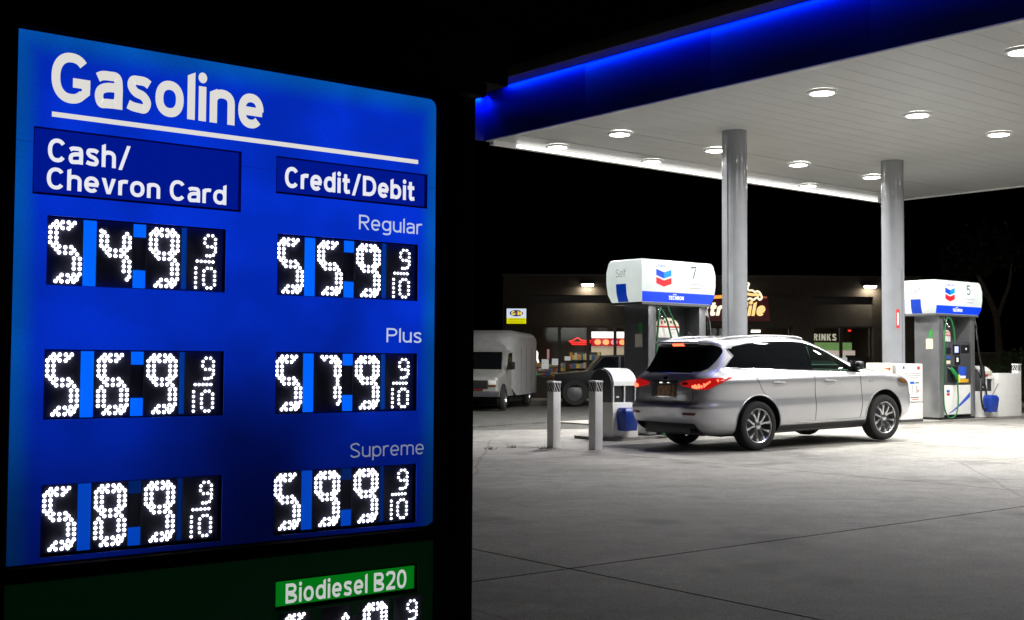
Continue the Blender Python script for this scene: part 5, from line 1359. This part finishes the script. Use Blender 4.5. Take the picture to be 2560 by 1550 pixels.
# grey passenger minibus with domed moulded body; local x = forward, nose towards the camera
bus = root('utility_van', 'grey utility van with domed box body, nose to the camera, left of the bollards', 'van', (-.62, 35.3, GXY(0, 34)), radians(-101))
bus.scale = (.86, .86, .86)
M['busgrey'] = mat('bus_grey_paint', (.24, .24, .23), .35, .1, coat=.4, bump=.02); M['bustop'] = mat('bus_shell', (.26, .26, .265), .5)
def loft(secs, name, m, par, bev=0.0):
    """secs: (x, halfwidth, z0, z1, corner radius)"""
    vs = []; n = 0
    for x, hw, z0, z1, rr in secs:
        ring_ = [(hw, z0), (hw, z1 - rr)] + [(hw - rr + rr * cos(a), z1 - rr + rr * sin(a)) for a in (pi / 8, pi / 4, 3 * pi / 8)] + [(hw - rr, z1), (-hw + rr, z1)] + [(-hw + rr - rr * cos(a), z1 - rr + rr * sin(a)) for a in (3 * pi / 8, pi / 4, pi / 8)] + [(-hw, z1 - rr), (-hw, z0)]
        n = len(ring_); vs += [(x, y, z) for y, z in ring_]
    fs = [tuple(range(n)), tuple(range(len(vs) - 1, len(vs) - n - 1, -1))]
    for i in range(len(secs) - 1):
        for k in range(n): fs.append((i * n + k, i * n + (k + 1) % n, (i + 1) * n + (k + 1) % n, (i + 1) * n + k))
    return MB().add(vs, fs).build(name, m, par, smooth=True, bevel=bev)
loft([(-3.2, 1.02, .45, 2.45, .30), (-3.0, 1.06, .42, 2.56, .34), (.2, 1.06, .42, 2.58, .36), (.75, 1.05, .42, 2.56, .42), (1.15, 1.00, .6, 2.42, .5), (1.35, .90, .9, 2.2, .5)], 'body_shell', M['bustop'], bus)
loft([(.9, .97, .42, 1.95, .14), (1.5, .97, .42, 1.92, .16), (1.75, .96, .42, 1.60, .14), (2.15, .95, .42, 1.24, .12), (2.9, .93, .42, 1.12, .12), (3.15, .91, .42, 1.05, .12), (3.2, .86, .46, .98, .1)], 'cab', M['busgrey'], bus)
# windscreen
MB().add([(2.115, -.80, 1.27), (2.115, .80, 1.27), (1.66, .74, 1.84), (1.66, -.74, 1.84)], [(0, 1, 2, 3)]).build('windscreen', M['glass'], bus)
for s_ in (-1, 1):
    MB().add([(1.95, s_ * .975, 1.27), (1.15, s_ * .985, 1.27), (1.15, s_ * .985, 1.82), (1.62, s_ * .975, 1.80)], [(0, 1, 2, 3)]).build('side_window', M['glass'], bus)
    MB().tube([(2.13, s_ * .84, 1.25), (1.66, s_ * .78, 1.86)], .022).build('screen_pillar', M['busgrey'], bus)
    MB().box(2.05, 2.15, s_ * 1.16 - .09, s_ * 1.16 + .09, 1.28, 1.52).build('wing_mirror', M['black'], bus, bevel=.02)
    MB().box(3.08, 3.225, s_ * .74 - .12, s_ * .74 + .12, .80, .93).build('head_light', M['whiteb'], bus, bevel=.015)
    MB().box(3.08, 3.223, s_ * .74 - .12, s_ * .74 + .12, .74, .795).build('indicator', M['amber'], bus, bevel=.01)
MB().box(3.16, 3.222, -.60, .60, .68, .94).build('grille', M['black'], bus, bevel=.01)
MB().box(3.223, 3.235, -.20, .20, .80, .83).build('grille_bar', M['chrome'], bus)
MB().box(3.1, 3.30, -.95, .95, .42, .60).build('bumper', M['darkgrey'], bus, bevel=.03)
MB().box(3.302, 3.31, -.17, .17, .45, .56).build('number_plate', M['plate'], bus)
MB().box(3.10, 3.25, -.62, .45, .62, .675).build('red_trim', mat('dark_red_trim', (.12, .02, .01), .4), bus)
for x in (2.55, -1.7):
    for s_ in (-1, 1): simple_wheel(bus, x, s_ * .92, .37, .37, s_); MB().lathe([(.44, -.02), (.47, 0), (.44, .02)], 'y', 32, (x, s_ * .975, .37)).build('arch', M['black'], bus, smooth=True)
for k in range(4):
    MB().box(-2.85 + k * .95, -2.835 + k * .95, -1.068, -1.06, .5, 2.0).build('panel_seam', M['darkgrey'], bus); MB().box(-2.85 + k * .95, -2.835 + k * .95, 1.06, 1.068, .5, 2.0).build('panel_seam', M['darkgrey'], bus)
MB().box(-3.1, 1.0, -.9, .9, .22, .42).build('underframe', M['black'], bus)
# dark pick-up standing sideways behind the bollards
M['steeldark'] = mat('dull_wheel', (.10, .10, .105), .45, .6)
pk = root('pickup_truck', 'black pick-up truck parked side-on in front of the shop window', 'truck', (1.35, 36.3, GXY(1.3, 36)), 0)
M['blackpaint'] = mat('black_paint', (.004, .004, .005), .4, spec=.25)
def pside(poly, y0, y1, name, m, b=.02): return MB().prism(poly, 'y', y0, y1).build(name, m, pk, bevel=b)
pside([(-.1, .55), (-.05, .95), (.95, 1.05), (1.35, 1.52), (2.35, 1.56), (2.75, 1.10), (2.78, .55)], .0, 1.8, 'cab', M['blackpaint'], .04)
pside([(2.785, .55), (2.785, 1.08), (4.9, 1.08), (4.95, .60)], .02, 1.78, 'bed', M['blackpaint'], .03)
pside([(1.05, 1.08), (1.40, 1.46), (1.85, 1.50), (1.85, 1.08)], -.006, -.001, 'side_window', M['glass'], 0); pside([(1.92, 1.08), (1.92, 1.50), (2.32, 1.50), (2.62, 1.08)], -.006, -.001, 'side_window', M['glass'], 0)
MB().box(-.12, -.02, .1, .45, .75, .90).build('head_light', M['amber'], pk, bevel=.01)
MB().box(-.16, -.101, .0, 1.8, .48, .66).build('bumper', M['darkgrey'], pk, bevel=.02)
pside([(1.0, .52), (3.0, .52), (3.0, .60), (1.0, .60)], -.03, -.001, 'side_step', M['chrome'], .005)
for x in (.55, 3.9):
    for y, f_ in ((.10, -1), (1.70, 1)): simple_wheel(pk, x, y, .40, .40, f_, 'steeldark')

# person-sized dark shapes are left to the goods inside; low wall, hedge, palm and tree at the right
wl_ = root('boundary_wall', 'low tan block wall behind pump 5', 'wall', (14.2, 44.5, 0))
random.seed(5)
bm_ = mat('tan_block', (.15, .12, .075), .85, var=.2, scale=3, bump=.3)
MB().box(0, 12, 0.02, .2, 0, 1.75).build('mortar', M['kerb'], wl_)
proto = MB().box(0, .39, 0, .05, 0, .185).build('block', bm_, wl_, bevel=.006); proto.location = (0, 0, .02)
for j in range(9):
    for i in range(30):
        if j == 0 and i == 0: continue
        o = proto.copy(); COL.objects.link(o); o.parent = wl_; o.location = (i * .4 + (.2 if j % 2 else 0), random.uniform(-.004, .004), .02 + j * .195)
MB().box(-.03, 12.25, -.04, .24, 1.78, 1.85).build('coping', M['kerb'], wl_)
def leaves(n, fn, size, flat=1.0):
    mb = MB()
    for k in range(n):
        p, s_ = fn(); a, b = random.uniform(0, 2 * pi), random.uniform(-1.2, 1.2)
        d = Vector((cos(a) * cos(b), sin(a) * cos(b), sin(b))); e = d.cross(Vector((0, 0, 1))).normalized(); s2 = size * random.uniform(.6, 1.3)
        p = Vector(p); mb.add([p, p + d * s2 * .5 + e * s2 * .28, p + d * s2, p + d * s2 * .5 - e * s2 * .28], [(0, 1, 2, 3)])
    return mb
def blob(c, r, hz=1.0):
    def f():
        while True:
            v = Vector((random.uniform(-1, 1), random.uniform(-1, 1), random.uniform(-1, 1)))
            if .45 < v.length < 1: break
        cl = 1 + .18 * sin(v.x * 9) * cos(v.y * 8 + v.z * 7)
        return (c[0] + v.x * r * cl, c[1] + v.y * r * cl, c[2] + v.z * r * hz * cl), 1
    return f
hd = root('round_shrub', 'rounded dark green shrub at the right edge before the wall', 'shrub', (16.9, 40.0, 0))
leaves(2600, blob((0, 0, .95), 1.15, .85), .13).build('foliage', M['leaf'], hd)
MB().tube([(0, 0, 0), (.05, 0, .8)], .07).build('stem', M['bark'], hd)
tr = root('street_tree', 'bare-trunked tree standing in the dark behind pump 5', 'tree', (17.3, 43.0, 0))
MB().tube(catmull([(0, 0, 0), (.02, 0, 1.2), (-.02, 0, 2.4), (-.15, 0, 3.3), (-.55, .1, 4.3), (-.95, .2, 5.2)], 5), lambda t: .17 - .11 * t, 10).build('trunk', M['bark'], tr, smooth=True)
MB().tube(catmull([(-.08, 0, 2.9), (.15, .1, 3.5), (.45, .2, 4.2), (.6, .3, 5.0)], 4), lambda t: .09 - .05 * t, 8).build('limb', M['bark'], tr, smooth=True)
MB().tube(catmull([(-.3, .05, 3.7), (-.7, -.1, 4.0), (-1.3, -.2, 4.4)], 4), lambda t: .06 - .035 * t, 8).build('limb', M['bark'], tr, smooth=True)
cs = [(-1.1, .2, 5.3, .9), (.6, .3, 5.3, .8), (-1.5, -.2, 4.7, .6), (-.2, .5, 5.9, .9), (-.6, 0, 4.9, .5)]
def crown():
    c = random.choice(cs); return blob(c[:3], c[3], .7)()
leaves(3000, crown, .15).build('crown', mat('dark_leaf', (.018, .03, .012), .7, var=.4), tr)
